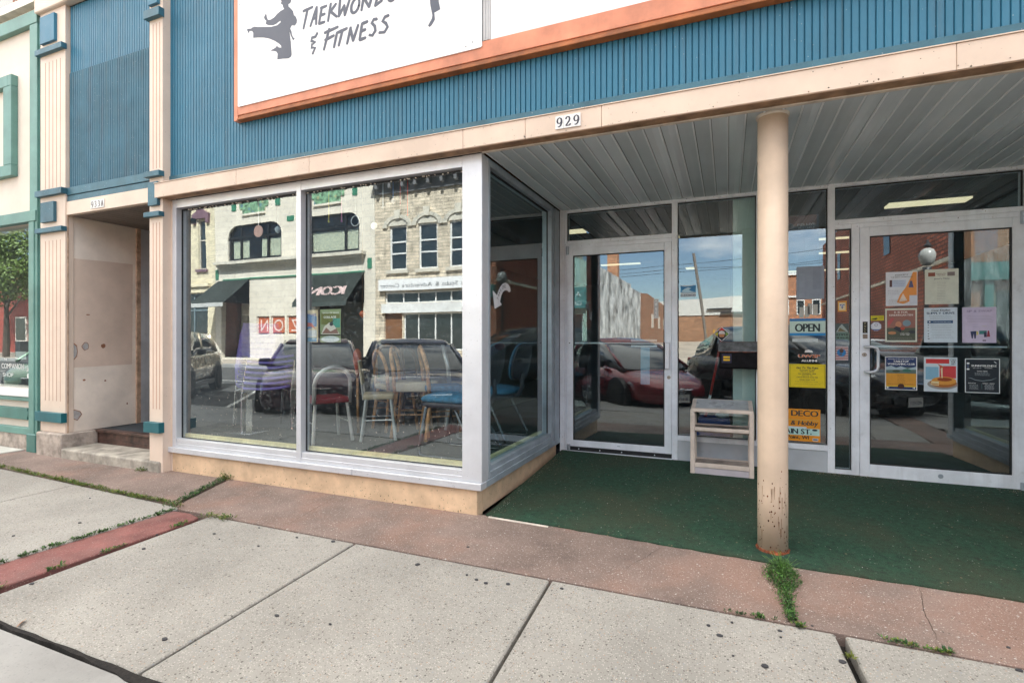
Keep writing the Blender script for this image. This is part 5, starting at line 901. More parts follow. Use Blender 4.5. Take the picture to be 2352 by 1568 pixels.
t = empty('wooden_paddle', (-3.42, .86, PZ), 0, 'tall wooden paddle with red head leaning among the chairs', 'paddle'); b = MB(); b.tube([(0, 0, 0), (-.01, .0, .55)], .013, 8, rs=[.014, .012]); b.build('handle', WOODL, t, smooth=True); b = MB(); b.tube([(-.01, 0, .5505), (-.01, 0, .62), (-.012, 0, .72), (-.012, 0, .80), (-.012, 0, .84)], .03, 12, rs=[.012, .022, .045, .04, .012]); b.build('paddle_head', mat('red_wood', (.35, .06, .03), .5), t, smooth=True)
t = empty('wire_rack', (-4.45, .28, PZ), 0, 'low chrome wire rack on the display floor behind the left pane', 'rack')
b = MB()
for i in range(9): b.tube([(-.30, .0+i*.03, .02), (.22, .0+i*.03, .02)], .003, 5)
for i in range(7): b.tube([(.16+i*.012, .01, .02), (.16+i*.012, .01, .36)], .003, 5)
b.build('rack_wires', CHROME, t)
# hanging ornaments
def hang(name, label, x, y, z, ribbon, els):
    t = empty(name, (x, y, z), 0, label, 'ornament', 'ornaments hanging in the display window'); b = MB(); b.box(-.0045, .0045, -.001, .001, 0, 2.60-z) if ribbon[1] else b.tube([(0, 0, 0), (0, 0, 2.6-z)], .0012, 4); b.build('ribbon', flat(ribbon[0]), t); els(t); return t
def disc(c, r, ring=False):
    def f(t):
        b = MB(); n = 24
        if ring: b.tube([(r*math.cos(6.2832*i/n), 0, -r+r*math.sin(6.2832*i/n)) for i in range(n+1)], .004, 6)
        else: b.cyl((0, -.004, -r), (0, .004, -r), r, 28)
        b.build('pendant', flat(c, .3), t)
    return f
def drop(c, r):
    def f(t): b = MB(); b.lathe((0, 0, -2.4*r), [(.001, 0), (r*.6, r*.5), (r, r*1.4), (r*.5, r*2.1), (.001, r*2.4)], 12); b.build('pendant', flat(c, .15), t, smooth=True)
    return f
hang('hanging_ornament', 'coral pink disc on a wide white ribbon in the left pane', -4.03, .20, 2.325, ((.9, .9, .92), 1), disc((.93, .72, .66), .055))
hang('hanging_ornament', 'pale glass drop near the mullion in the left pane', -3.79, .20, 2.30, ((.85, .85, .88), 0), drop((.80, .86, .88), .03))
hang('hanging_ornament', 'yellow ribbon drop in the right pane next to the mullion', -3.20, .20, 2.30, ((.9, .82, .4), 1), drop((.9, .85, .4), .010))
hang('hanging_ornament', 'purple ribbon drop in the right pane', -3.06, .20, 2.29, ((.75, .45, .6), 1), drop((.6, .3, .55), .010))
hang('hanging_ornament', 'white wire ring ornament in the right pane', -2.915, .20, 2.31, ((.9, .9, .9), 0), disc((.85, .87, .88), .042, True))
hang('hanging_ornament', 'small pearly disc hanging in the middle of the right pane', -2.72, .20, 2.24, ((.9, .9, .9), 0), disc((.95, .93, .90), .03))
hang('hanging_ornament', 'silver icicle with long pale ribbon in the right pane', -2.63, .20, 2.37, ((.8, .86, .92), 1), drop((.8, .82, .85), .012))
hang('hanging_ornament', 'blue ribbon with silver bells in the right pane', -2.53, .20, 2.42, ((.35, .55, .8), 1), drop((.7, .72, .75), .02))
hang('hanging_ornament', 'dark red ribbon in the right pane', -2.46, .20, 2.38, ((.65, .2, .22), 1), drop((.6, .15, .15), .008))
hang('hanging_ornament', 'bright red ribbon nearest the corner post', -2.39, .20, 2.28, ((.86, .25, .2), 1), drop((.9, .3, .2), .008))
hang('hanging_ornament', 'round orange bauble hanging low in the right pane', -2.84, .20, 1.51, ((.5, .35, .2), 0), drop((.72, .32, .14), .028))
poster('window_poster', 'colourful flyer with a fish and blue letters in the right pane by the mullion', 'poster', -3.425, -3.205, 1.24, 1.515, (.80, .74, .60), [('p', [(.05, .45), (.5, .4), (.95, .5), (.95, .8), (.4, .9), (.1, .75)], (.20, .48, .70)), ('p', [(.2, .45), (.6, .5), (.9, .42), (.7, .6), (.3, .62)], (.75, .28, .2)), ('t', 'PAINT JAM', .6, .82, .13, .6, .1, (.12, .25, .60)), ('c', .3, .35, .1, .07, (.85, .6, .3)), ('r', .1, .17, .95, .38, (.80, .83, .85)), ('l', .15, .19, .9, .36, 4, (.5, .55, .6)), ('r', .05, .02, .95, .15, (.30, .55, .68)), ('c', .25, .08, .08, .04, (.85, .5, .25))], y=.075)
poster('window_poster', 'colourful flyer reading COLLAGE in the right pane', 'poster', -3.178, -2.960, 1.24, 1.518, (.55, .62, .45), [('p', [(.05, .55), (.95, .50), (.95, .85), (.05, .9)], (.42, .45, .20)), ('r', .62, .45, .97, .72, (.25, .62, .55)), ('t', 'CIRCLE OF RINGS', .5, .87, .08, .82, 0, W_), ('t', 'COLLAGE', .48, .73, .12, .60, 0, W_), ('p', [(.05, .25), (.2, .48), (.45, .6), (.7, .5), (.95, .25)], (.86, .84, .80)), ('p', [(.1, .27), (.3, .45), (.5, .33), (.8, .42), (.9, .27)], (.55, .40, .36)), ('c', .55, .55, .09, .07, (.1, .16, .2)), ('p', [(.3, .68), (.5, .6), (.72, .7), (.55, .56)], (.12, .2, .26)), ('r', 0, .2, 1, .24, (.12, .12, .1)), ('c', .5, .1, .45, .12, (.82, .86, .86)), ('l', .2, .04, .8, .16, 3, (.35, .55, .6))], y=.075)

# ------------------------------------------------------------------ green neighbour on the left
NB = empty('green_trim_shop', (0, 0, 0), 0, 'cream neighbouring shop with jade green trim at the left edge', 'building')
b = MB(); holes_wall(b, -14, -7.13, 0, 5.1, .02, .25, [(-13.5, -7.30, .70, 2.59)]); b.build('shop_wall', CREAM, NB)
b = MB(); holes_wall(b, -14, -7.14, 5.1, 8.8, .02, .3, [(-8.45, -7.75, 5.18, 7.0), (-10.5, -9.6, 5.18, 7.0)]); b.build('upper_wall', BRICK, NB)
b = MB(); b.box(-14, -7.14, .3, 14, 8.4, 8.55); b.box(-14, -13.8, .3, 14, 0, 8.8); b.box(-7.2, -7.14, .3, 14, 0, 8.8); b.build('roof', INTW, NB)
b = MB(); b.box(-7.285, -7.135, -.035, .02, .205, 4.81); b.box(-14, -7.135, -.04, .02, 4.812, 4.96); b.box(-14, -7.14, -.05, .02, 2.59, 2.712); b.box(-7.285, -7.18, -.045, .02, .20, 2.588); b.box(-14, -7.286, -.03, .02, .562, .61); b.box(-14, -7.286, -.03, .02, .18, .258); b.build('green_trim', GREENT, NB, bevel=.004)
b = MB(); b.box(-7.30, -7.115, -.06, .02, -.02, .2045); b.build('post_foot', GREENL, NB, bevel=.01); bx('corner_strip', (-7.134, -7.115, -.02, .02, .25, 4.8), GREENL, NB)
b = MB(); b.box(-9.5, -7.72, -.045, .02, 4.20, 4.33); b.box(-7.81, -7.64, -.045, .02, 3.29, 4.199); b.box(-9.5, -7.64, -.045, .02, 3.16, 3.289); b.box(-7.7199, -7.64, -.045, .02, 4.20, 4.33); b.build('square_moulding', GREENT, NB, bevel=.004)
b = MB(); b.prism([(-9.5, .35), (-7.345, .35), (-7.345, .38), (-7.328, .395), (-7.328, .435), (-7.345, .45), (-7.345, .48), (-9.5, .48)], -.03, .02); b.build('stall_panel', GREENL, NB, bevel=.003)
bx('window_ledge', (-14, -7.286, -.045, .06, .612, .698), WHITEP, NB, .004); bx('concrete_base', (-14, -7.30, -.015, .02, .0, .178), STEPP, NB)
bx('upper_ledge', (-14, -7.14, -.06, .02, 5.03, 5.12), LIP, NB)
f = MB(); f.box(-8.45, -8.40, .05, .1, 5.18, 7.0); f.box(-7.80, -7.75, .05, .1, 5.18, 7.0); f.box(-8.40, -7.80, .05, .1, 5.18, 5.24); fo = f.build('upper_window', LIP, NB); bx('pane', (-8.40, -7.80, .07, .08, 5.24, 7.0), WINDK, fo)
sheet('shop_pane', [(-13.5, .055, .70), (-7.30, .055, .70), (-7.30, .055, 2.59), (-13.5, .055, 2.59)], GF, NB)
b = MB(); b.box(-13.5, -7.30, 1.5, 1.6, .0, 2.8); b.box(-13.5, -7.30, .12, 1.5, .45, .55); b.box(-13.5, -7.3, .1, 1.5, 2.6, 2.65); b.build('shop_interior', mat('dark_interior', (.05, .06, .06), .9), NB)
d = MB(); WL = flat((.92, .93, .92)); yy = .0535
d.text('THE', -7.99, 1.012, .034, yy, WL, center=True); d.text('COMPANION', -7.835, .918, .085, yy, WL, width=.48, center=True); d.text('SHOP', -7.932, .820, .065, yy, WL, width=.23, center=True); d.text('&', -7.46, .975, .05, yy, WL, center=True); d.text('SUPPLY', -7.42, .89, .06, yy, WL, width=.24, center=True)
d.add([(-7.50+.03*math.cos(i*.628), yy, .84+.03*math.sin(i*.628)) for i in range(10)], [tuple(range(10))], WL); tag(d.build('window_lettering'), "white lettering reading THE COMPANION SHOP on the neighbour's window", 'lettering')
o = bx('window_card', (-7.82, -7.60, .075, .077, 1.03, 1.12), flat((.70, .74, .72)), None); tag(o, "pale card standing in the green neighbour's window", 'card')
db_ = MB(); db_.box(-12, -7.40, -.42, -.03, -.02, .012); tag(db_.build('doorstep', mat('pale_doorstep', (.50, .50, .46), .7, var=.1)), 'low pale step beside the green shop at the far left', 'step')
# right neighbour (off frame, keeps the street wall going)
RN = empty('brick_shop', (0, 0, 0), 0, 'plain two storey brick shop beyond the right edge', 'building'); b = MB(); holes_wall(b, 6.02, 16, -.3, 9, .02, .3, [(7, 15, .5, 2.8)]); b.build('shop_wall', BRICK, RN); b = MB(); b.box(6.02, 16, .3, 14, 8.5, 8.7); b.box(15.8, 16, .3, 14, 0, 8.7); b.box(7, 15, .25, .29, .5, 2.8, WINDK); b.build('roof', None, RN)
# ------------------------------------------------------------------ across the street (seen mirrored in the glass)
YO = -19.3
TILE = mat('cream_glazed_tile', (.74, .68, .57), .5, var=.04, vs=.8, brick=((.55, .51, .45), .62, .34, .014, .25)); TILE.node_tree.nodes['Principled BSDF'].inputs['Roughness'].default_value = .5
CRB = mat('cream_painted_brick', (.74, .66, .47), .7, var=.05, vs=1, brick=((.55, .48, .34), .22, .075, .008)); STONE = mat('rough_tan_stone', (.70, .60, .46), .9, var=.18, vs=2.6, bump=1., bs=7, brick=((.36, .31, .24), .70, .17, .016, .55))
STONT = mat('smooth_tan_stone', (.60, .56, .47), .8, var=.1); MOSA = mat('green_mosaic', (.20, .36, .22), .4, var=.45, vs=4, spots=[((.10, .20, .26), 3.2, .7, .8), ((.42, .42, .22), 3.8, .8, .7)]); GRN = mat('dark_green_tile', (.04, .20, .12), .4)
CORN = mat('grey_cornice_paint', (.15, .15, .155), .6, var=.1); AWN = mat('dark_awning', (.05, .065, .06), .8); LGS = mat('pale_green_siding', (.44, .52, .44), .7)
TEALS = mat('teal_sign', (.06, .24, .24), .6); CURT = mat('pale_curtain', (.75, .73, .55), .9, var=.15, vs=8)
def fwd(yp, o=0): return YO+o
def yb(mb, x0, x1, d0, d1, z0, z1, m=None): mb.box(x0, x1, YO+d0, YO+d1, z0, z1, m)   # d>0 towards the street
def arched(x0, x1, z0, z1, r, n=6):
    p = [(x0, z0), (x1, z0)]
    for i in range(n+1): a = math.pi/2*i/n; p.append((x1-r+r*math.cos(a), z1-r+r*math.sin(a)))
    for i in range(n+1): a = math.pi/2+math.pi/2*i/n; p.append((x0+r+r*math.cos(a), z1-r+r*math.sin(a)))
    return p
def facade(name, label, x0, x1, h, m, holes, depth=14, side=None):
    t = empty(name, (0, 0, 0), 0, label, 'building'); b = MB(); holes_wall(b, x0, x1, 0, h, YO-.3, YO, holes); b.build('front_wall', m, t)
    b = MB(); b.box(x0, x0+.25, YO-depth, YO-.301, 0, h-.2); b.box(x1-.25, x1, YO-depth, YO-.301, 0, h-.2); b.box(x0+.25, x1-.25, YO-depth, YO-depth+.2, 0, h-.2); b.box(x0+.25, x1-.25, YO-depth+.2, YO-.301, h-.5, h-.35); b.build('side_walls', side or BRICKY, t); return t
def wglass(t, x0, x1, z0, z1, m=WINDK, fr=None, bars=(), name='window', d=-.16, fw=.06, lab=None):
    f = MB(); yb(f, x0, x0+fw, d, d+.08, z0, z1); yb(f, x1-fw, x1, d, d+.08, z0, z1); yb(f, x0+fw, x1-fw, d, d+.08, z1-fw, z1); yb(f, x0+fw, x1-fw, d, d+.08, z0, z0+fw)
    for k in bars:
        if k[0] == 'v': yb(f, k[1]-fw/2, k[1]+fw/2, d+.001, d+.079, z0+fw, z1-fw)
        else: yb(f, x0+fw, x1-fw, d+.002, d+.078, k[1]-fw/2, k[1]+fw/2)
    o = f.build(name, fr or BLK, t); p = MB()
    if m is GW: p.add([(x0+fw*.5, YO+d+.02, z0+fw*.5), (x1-fw*.5, YO+d+.02, z0+fw*.5), (x1-fw*.5, YO+d+.02, z1-fw*.5), (x0+fw*.5, YO+d+.02, z1-fw*.5)], [(3, 2, 1, 0)])
    else: yb(p, x0+fw*.5, x1-fw*.5, d+.01, d+.03, z0+fw*.5, z1-fw*.5)
    p.build('pane', m, o)
    if lab: o['label'] = lab
    return o
GW = glass('far_window_glass', (.9, .95, .95), ior=1.8, wav=.002, dirt=.01)
# 1. cream brick building
B1 = facade('cream_brick_building', 'cream brick building with purple window hoods, mirrored far left in the display window', -38, -29.62, 11.5, CRB, [(-31.1, -30.45, 5.67, 8.78), (-33.6, -32.95, 5.67, 8.78), (-36.1, -35.45, 5.67, 8.78), (-37.5, -30.25, .4, 4.15)])
for x in (-31.1, -33.6, -36.1):
    wglass(B1, x, x+.65, 5.67, 8.78, fr=STONT, bars=[('h', 7.5)]); HD = mat('purple_brown_hood', (.17, .10, .13), .7); b = MB(); b.prism([(x-.42, 8.55), (x-.2, 8.55), (x-.2, 8.85), (x+.85, 8.85), (x+.85, 8.55), (x+1.07, 8.55), (x+1.12, 9.15), (x+.8, 9.25), (x+.55, 9.45), (x+.1, 9.45), (x-.15, 9.25), (x-.47, 9.15)], YO+.001, YO+.16); b.build('window_hood', HD, B1); b = MB(); yb(b, x-.15, x+.8, .001, .12, 5.5, 5.66); b.build('window_sill', HD, B1)
b = MB(); yb(b, -38, -30.0, .001, .25, 4.55, 4.75); yb(b, -38, -30.0, .001, .12, 4.2, 4.5); b.build('string_course', CRB, B1); o = wglass(B1, -37.5, -30.25, .4, 4.15, fr=mat('blue_grey_frame', (.15, .2, .22), .5), bars=[('v', -33.5), ('v', -31.6), ('h', 3.1)], name='shopfront', fw=.09)
# 2. tiled building with two round-cornered windows
H2 = [(-28.45, -24.12, 6.06, 8.2), (-22.9, -18.42, 6.06, 8.2), (-29.1, -26.6, .1, 4.85), (-26.02, -24.99, 1.5, 2.62), (-24.87, -23.86, 1.5, 2.62), (-23.72, -22.7, 1.5, 2.62), (-21.6, -18.15, .1, 4.85)]
B2 = facade('tiled_theatre_building', 'cream tiled building with two round-cornered windows and green mosaics', -29.6, -17.4, 11.8, TILE, H2)
for x0, x1 in ((-28.45, -24.12), (-22.9, -18.42)):
    a, c = x0+.95, x1-1.05
    o = wglass(B2, x0, x1, 6.06, 8.2, fr=mat('black_window_frame', (.012, .014, .018), .4), bars=[('v', a), ('v', c), ('h', 7.45)], fw=.13, m=GW)
    b = MB(); b.prism([(x0, 8.2), (x0, 7.3)]+[(x0+.75-.75*math.cos(R(q)), 7.45+.75*math.sin(R(q))) for q in (0, 18, 36, 54, 72, 90)], YO-.14, YO+.002); b.prism([(x1, 7.3), (x1, 8.2)]+[(x1-.75+.75*math.cos(R(q)), 7.45+.75*math.sin(R(q))) for q in (90, 72, 54, 36, 18, 0)], YO-.14, YO+.002); b.build('rounded_corners', TILE, B2)
    b = MB(); n = 40
    for i in range(n):
        x = x0+.2+(x1-x0-.4)*i/n
        if a+.55 < x < c-.7 and x0 < -25: continue
        yb(b, x, x+.06, -.27, -.21, 6.1, 7.3)
    b.build('curtain', CURT, o)
    mx_ = (x0+x1)/2; P = [(mx_-.95, 8.85), (mx_+.95, 8.85), (mx_+.95, 9.15), (mx_+1.2, 9.15), (mx_+1.2, 10.6), (mx_-1.2, 10.6), (mx_-1.2, 9.15), (mx_-.95, 9.15)]
    b = MB(); b.prism(P, YO+.001, YO+.05); b.build('mosaic_panel', MOSA, B2); b = MB(); yb(b, mx_-1.0, mx_+1.0, .001, .10, 8.72, 8.84); b.build('mosaic_ledge', TILE, B2)
    for sx in (-1.85, 1.75): b = MB(); yb(b, mx_+sx, mx_+sx+.33, .001, .04, 9.1, 9.55); b.build('green_square', GRN, B2)
b = MB(); yb(b, -29.3, -17.95, .001, .42, 5.80, 5.98); yb(b, -29.2, -18.05, .001, .28, 5.66, 5.798); yb(b, -29.1, -18.15, .001, .12, 5.5, 5.658); b.build('cornice', STONT, B2)
b = MB(); yb(b, -23.7, -23.2, .001, .03, 8.1, 8.4); yb(b, -29.55, -29.3, .001, .04, 4.95, 5.55); yb(b, -17.85, -17.6, .001, .04, 5.05, 5.6); b.build('green_square', GRN, B2)
b = MB(); b.text('1920', -23.2, 9.45, .42, YO+.01, mat('carved_grey', (.3, .3, .28), .8)); n0 = [(-(v[0]+23.2)+-23.2+.9, v[1], v[2]) for v in b.v]; b.v = n0; b.build('carved_date', None, B2)
b = MB(); yb(b, -28.9, -18.05, .001, .06, 4.86, 4.94); b.build('green_lintel', GRN, B2)
b = MB(); yb(b, -29.1, -26.6, -1.6, -1.5, .1, 4.85); yb(b, -29.1, -26.6, -1.5, -.31, .1, .12); b.build('entry_recess', STONT, B2); b = MB(); yb(b, -27.6, -26.7, -1.499, -1.44, .1, 2.5); b.build('door', mat('grey_blue_door', (.12, .17, .2), .5), B2)
b = MB(); yb(b, -21.6, -18.15, -1.2, -1.1, .1, 4.85); b.build('shopfront', mat('dark_shopfront', (.05, .045, .03), .3), B2)
def awning(x0, x1, zt, zb, out_, t, valance, m=AWN):
    b = MB(); b.add([(x0, YO+.06, zt), (x1, YO+.06, zt), (x1, YO+out_, zb), (x0, YO+out_, zb)], [(3, 2, 1, 0), (0, 1, 2, 3)]); b.add([(x0, YO+.06, zt), (x0, YO+out_, zb), (x0, YO+.06, zb)], [(0, 1, 2), (2, 1, 0)]); b.add([(x1, YO+.06, zt), (x1, YO+out_, zb), (x1, YO+.06, zb)], [(0, 1, 2), (2, 1, 0)])
    yb(b, x0, x1, out_, out_+.02, zb-valance, zb); return b.build('awning', m, t)
awning(-29.3, -26.55, 4.84, 3.35, 1.9, B2, .25); b = MB(); yb(b, -29.3, -26.55, 1.921, 1.94, 3.12, 3.34); b.build('awning_valance_sign', mat('pale_valance', (.5, .5, .48), .6), B2)
aw = awning(-21.75, -18.05, 4.84, 3.2, 1.5, B2, .22)
b = MB()
for dx in (0, .05, .10): b.text('ICON', dx, 0, .72, 0, None, shear=.35, width=2.45)
b.v = [(-18.45-x, YO+.06+1.44*((4.84-(3.60+z))/1.64)+.06, 3.60+z) for (x, y, z) in b.v]; b.build('awning_lettering', mat('pale_pink_letters', (.66, .50, .48), .6), aw)
for i, (x0, x1, c, s_) in enumerate([(-26.02, -24.99, 'N', 0), (-24.87, -23.86, 'O', 0), (-23.72, -22.7, 'Z', 0)]):
    o = wglass(B2, x0, x1, 1.5, 2.62, fr=LIP, fw=.05, name='window'); OR = mat('orange_window_panel', (.50, .13, .06), .5); b = MB(); yb(b, x0+.06, x1-.06, -.12, -.10, 1.62, 2.56, OR); b.text(c, 0, 0, 1.0, 0, mat('orange_letter_outline', (.75, .6, .55), .5)); n1 = len(b.v)
    b.v = b.v[:8]+[((x0+x1)/2-(v[0]-.33)*.95, YO-.095, 1.72+v[2]*1.0) for v in b.v[8:]]; b.build('window_letter_panel', None, o)
# 3. stone building
H3 = [(x, x+1.08, 4.88, 7.2) for x in (-16.5, -14.68, -12.87)]+[(-16.85, -15.75, .1, 2.6), (-15.65, -10.9, .7, 2.6), (-16.8, -10.9, 3.13, 3.72)]
B3 = facade('stone_building', 'tan rough stone building with arched white windows and a long white shop sign', -17.38, -10.6, 9.9, STONE, H3, side=STONE)
WF = mat('white_window_frame', (.75, .75, .73), .5)
for x in (-16.5, -14.68, -12.87):
    wglass(B3, x, x+1.08, 4.88, 7.2, fr=WF, bars=[('h', 6.35), ('h', 5.75)], fw=.08); b = MB(); b.prism([(x-.05, 7.2), (x+1.13, 7.2), (x+1.05, 7.42), (x+.8, 7.56), (x+.54, 7.6), (x+.28, 7.56), (x+.03, 7.42)], YO+.001, YO+.03); b.build('arch_panel', STONT, B3)
    b = MB()
    for i in range(9):
        a0, a1 = math.pi*i/9, math.pi*(i+1)/9-.02; q = lambda a, r: (x+.54+r*math.cos(a)*1.0, 7.1+r*.72*math.sin(a)); b.prism([q(a0, .66), q(a0, .92), q(a1, .92), q(a1, .66)], YO+.002, YO+.09)
    b.prism([(x+.40, 7.55), (x+.68, 7.55), (x+.74, 8.0), (x+.34, 8.0)], YO+.091, YO+.14); b.build('stone_arch', STONT, B3); b = MB(); yb(b, x-.15, x+1.23, .001, .14, 4.70, 4.87); b.build('window_sill', STONT, B3)
b = MB(); yb(b, -17.38, -10.6, .001, .12, 8.9, 9.5); yb(b, -17.38, -10.6, .001, .55, 9.5, 9.72)
for i in range(9): yb(b, -17.1+i*.78, -16.95+i*.78, .121, .42, 9.1, 9.499)
b.build('cornice', CORN, B3)
b = MB(); yb(b, -17.05, -10.8, .02, .22, 3.79, 4.37); sg = b.build('shop_sign', WHITEP, B3); b = MB(); b.text('Point Scuba & Adventure Center', 0, 0, .30, 0, BLACK, width=5.7); b.v = [(-16.95+5.7-v[0]+.0, YO+.222, 3.94+v[2]) for v in b.v]
b.v = [(-(v[0]-(-16.95))+(-16.95)+5.7+.1-5.7+ (v[0]-(-16.95))*2-0, v[1], v[2]) if False else v for v in b.v]; b.build('sign_lettering', None, sg)
b = MB(); yb(b, -16.95, -10.8, .02, .12, 2.62, 3.1); b.build('shopfront_beam', WF, B3); wglass(B3, -16.8, -10.9, 3.13, 3.72, fr=WF, bars=[('v', x) for x in (-15.7, -14.75, -13.75, -12.8, -11.8)], name='transom', fw=.07); wglass(B3, -15.65, -10.9, .7, 2.6, fr=WF, bars=[('v', x) for x in (-14.75, -13.75, -12.8, -11.8)], name='shopfront', fw=.07); b = MB(); yb(b, -16.85, -15.75, -.2, -.12, .1, 2.6); b.build('door', mat('brown_wood_door', (.20, .09, .04), .6), B3)
# 4. green gabled shop whose side wall is whitewashed, then brick
B4 = empty('gabled_shop', (0, 0, 0), 0, 'pale green shop with teal sign and a whitewashed side wall by the parking lot', 'building')
b = MB(); holes_wall(b, -10.55, -6.6, 0, 4.3, YO-.3, YO, [(-10.2, -8.9, .5, 2.6), (-8.6, -7.0, .5, 2.6)]); b.prism([(-10.55, 4.3), (-6.6, 4.3), (-6.6, 5.3), (-8.6, 5.9), (-10.55, 5.3)], YO-.3, YO); b.build('front_wall', LGS, B4); wglass(B4, -10.2, -8.9, .5, 2.6, fr=WF); wglass(B4, -8.6, -7.0, .5, 2.6, fr=WF)
b = MB(); yb(b, -10.3, -6.75, .01, .2, 2.85, 3.95); sg = b.build('shop_sign', TEALS, B4); b = MB(); b.text('ANTIQUES', 0, 0, .36, 0, WHITE, width=2.6); b.v = [(-7.0-v[0], YO+.202, 3.45+v[2]) for v in b.v]; n1 = len(b.v); b.text('GIFTS & MORE', 0, 0, .30, 0, WHITE, width=2.6); b.v = b.v[:n1]+[(-7.0-v[0], YO+.202, 3.0+v[2]) for v in b.v[n1:]]; b.build('sign_lettering', None, sg)
WPY = mat('whitewashed_brick_side', (.62, .65, .65), .85, var=.32, vs=1.1, streak=.9, bump=.4, bs=9); b = MB(); yzpoly(b, [(YO-.3, 0), (YO-.3, 5.3), (-31.5, 5.3), (-31.5, 5.05), (-36, 5.05), (-36, 0)], -6.85, -6.6); b.build('whitewashed_side_wall', WPY, B4)
b = MB(); yzpoly(b, [(-36.02, 0), (-36.02, 5.0), (-40, 5.3), (-58, 4.9), (-58, 0)], -6.85, -6.6); b.build('brick_side_wall', mat('orange_brick_side', (.38, .15, .07), .85, var=.12, axis='y', brick=((.35, .25, .18), .4, .16, .03)), B4)
b = MB()
for y in (-44, -49, -53.5): b.box(-6.61, -6.57, y, y+1.4, 2.3, 3.6)
b.build('blocked_window', LIP, B4); b = MB(); b.box(-10.55, -6.85, -58, YO-.3, 4.7, 4.85); b.box(-10.55, -10.3, -58, YO-.3, 0, 4.7); b.build('roof', BRICKY, B4); b = MB(); b.box(-7.6, -6.9, -28.6, -27.9, 4.85, 7.6); b.build('chimney', mat('orange_chimney_brick', (.40, .17, .08), .8, brick=((.35, .28, .2), .22, .075, .01)), B4)
# 5. distant flat-roofed brick warehouse
B5 = empty('brick_warehouse', (0, 0, 0), 0, 'low brown brick warehouse with a white upper wall across the parking lot', 'building')
b = MB(); b.box(-12, 4.2, -80, -62, .5, 4.2); b.build('brick_wall', mat('brown_warehouse_brick', (.33, .17, .09), .85, var=.06, vs=.3, brick=((.25, .15, .1), .5, .2, .03)), B5); b = MB(); b.prism([(-12.2, 4.21), (4.4, 4.21), (4.4, 6.6), (-12.2, 5.9)], -80, -61.9); b.build('white_upper_wall', mat('white_metal_siding', (.55, .54, .50), .6, var=.03), B5); b = MB()
for x, z in ((-2.5, 4.9), (-.8, 4.4)): b.box(x, x+3, -61.895, -61.6, z, z+.12)
b.build('roof_rail', GASK, B5)
for i, (x, lean) in enumerate([(-2.15, 0), (-1.35, .03), (-.55, .12), (-.15, 0)]):
    o = MB(); o.cyl((x, -50, .9), (x+lean, -50, 2.2), .09, 10); tag(o.build('bollard', mat('yellow_paint', (.60, .36, .03), .5)), 'yellow bollard, %s in the row before the brown warehouse' % ['leftmost', 'second', 'third, leaning', 'rightmost'][i], 'bollard', 'yellow bollards in the parking lot')
# 6. tall brick building on the right with its shaded side wall to the lot
B6 = empty('corner_brick_building', (0, 0, 0), 0, 'tall red brick building with teal cornice and shaded side wall, mirrored in the right door', 'building')
BK6 = mat('deep_red_brick_side', (.42, .135, .085), .85, var=.16, vs=.8, axis='y', bump=.3, brick=((.10, .05, .045), .5, .19, .035))
b = MB(); b.box(8.6, 8.9, -52, YO-.3, 0, 10.5); b.build('side_wall', BK6, B6); b = MB(); b.box(8.5, 8.599, -52, YO, 4.55, 4.72); b.build('stone_ledge', STONT, B6)
b = MB(); holes_wall(b, 8.6, 24, 0, 10.5, YO-.3, YO, [(9.8, 15, .4, 3.2), (16, 23, .4, 3.2), (10, 11.4, 5.6, 8), (13, 14.4, 5.6, 8), (16.5, 17.9, 5.6, 8), (20, 21.4, 5.6, 8)]); b.build('front_wall', mat('orange_red_brick', (.42, .14, .06), .8, var=.1, brick=((.35, .25, .2), .24, .08, .01)), B6)
b = MB(); yb(b, 8.6, 24, .001, .35, 3.6, 4.3); yb(b, 8.6, 24, .001, .2, 9.9, 10.4); yb(b, 9.4, 9.7, .001, .2, 0, 3.59); yb(b, 15.1, 15.7, .001, .2, 0, 3.59); b.build('cornice', mat('teal_grey_cornice', (.10, .22, .20), .5), B6)
for h in [(9.8, 15, .4, 3.2), (16, 23, .4, 3.2), (10, 11.4, 5.6, 8), (13, 14.4, 5.6, 8), (16.5, 17.9, 5.6, 8), (20, 21.4, 5.6, 8)]: wglass(B6, *h, fr=GRN)
b = MB(); b.box(8.9, 24, -52, -51.7, 0, 10.5); b.box(23.7, 24, -51.7, YO-.3, 0, 10.5); b.box(8.9, 23.7, -51.7, YO-.3, 9.9, 10.1); b.build('rear_wall', BRICK, B6)
for y in (-30, -37, -44): b = MB(); b.box(8.55, 8.60, y, y+1.2, 6.2, 8.4); b.build('side_window', WINDK, B6)
B7 = empty('distant_brick_house', (0, 0, 0), 0, 'orange brick house with white trim beyond the far end of the lot', 'building'); b = MB(); b.box(5.2, 12.5, -78, -64, .4, 9.2); b.build('wall', mat('orange_brick', (.42, .17, .08), .8, var=.1, brick=((.3, .2, .15), .3, .1, .01)), B7); b = MB(); b.box(5.1, 12.6, -63.999, -63.8, 9.0, 9.3); b.box(5.1, 12.6, -63.999, -63.8, 6.3, 6.5); b.build('white_trim', WF, B7)
for x in (5.9, 7.6, 9.3): b = MB(); b.box(x, x+.9, -63.999, -63.93, 4.2, 6.0); w0 = b.build('window', WF, B7); b = MB(); b.box(x+.1, x+.8, -63.929, -63.91, 4.3, 5.9); b.build('pane', WINDK, w0)
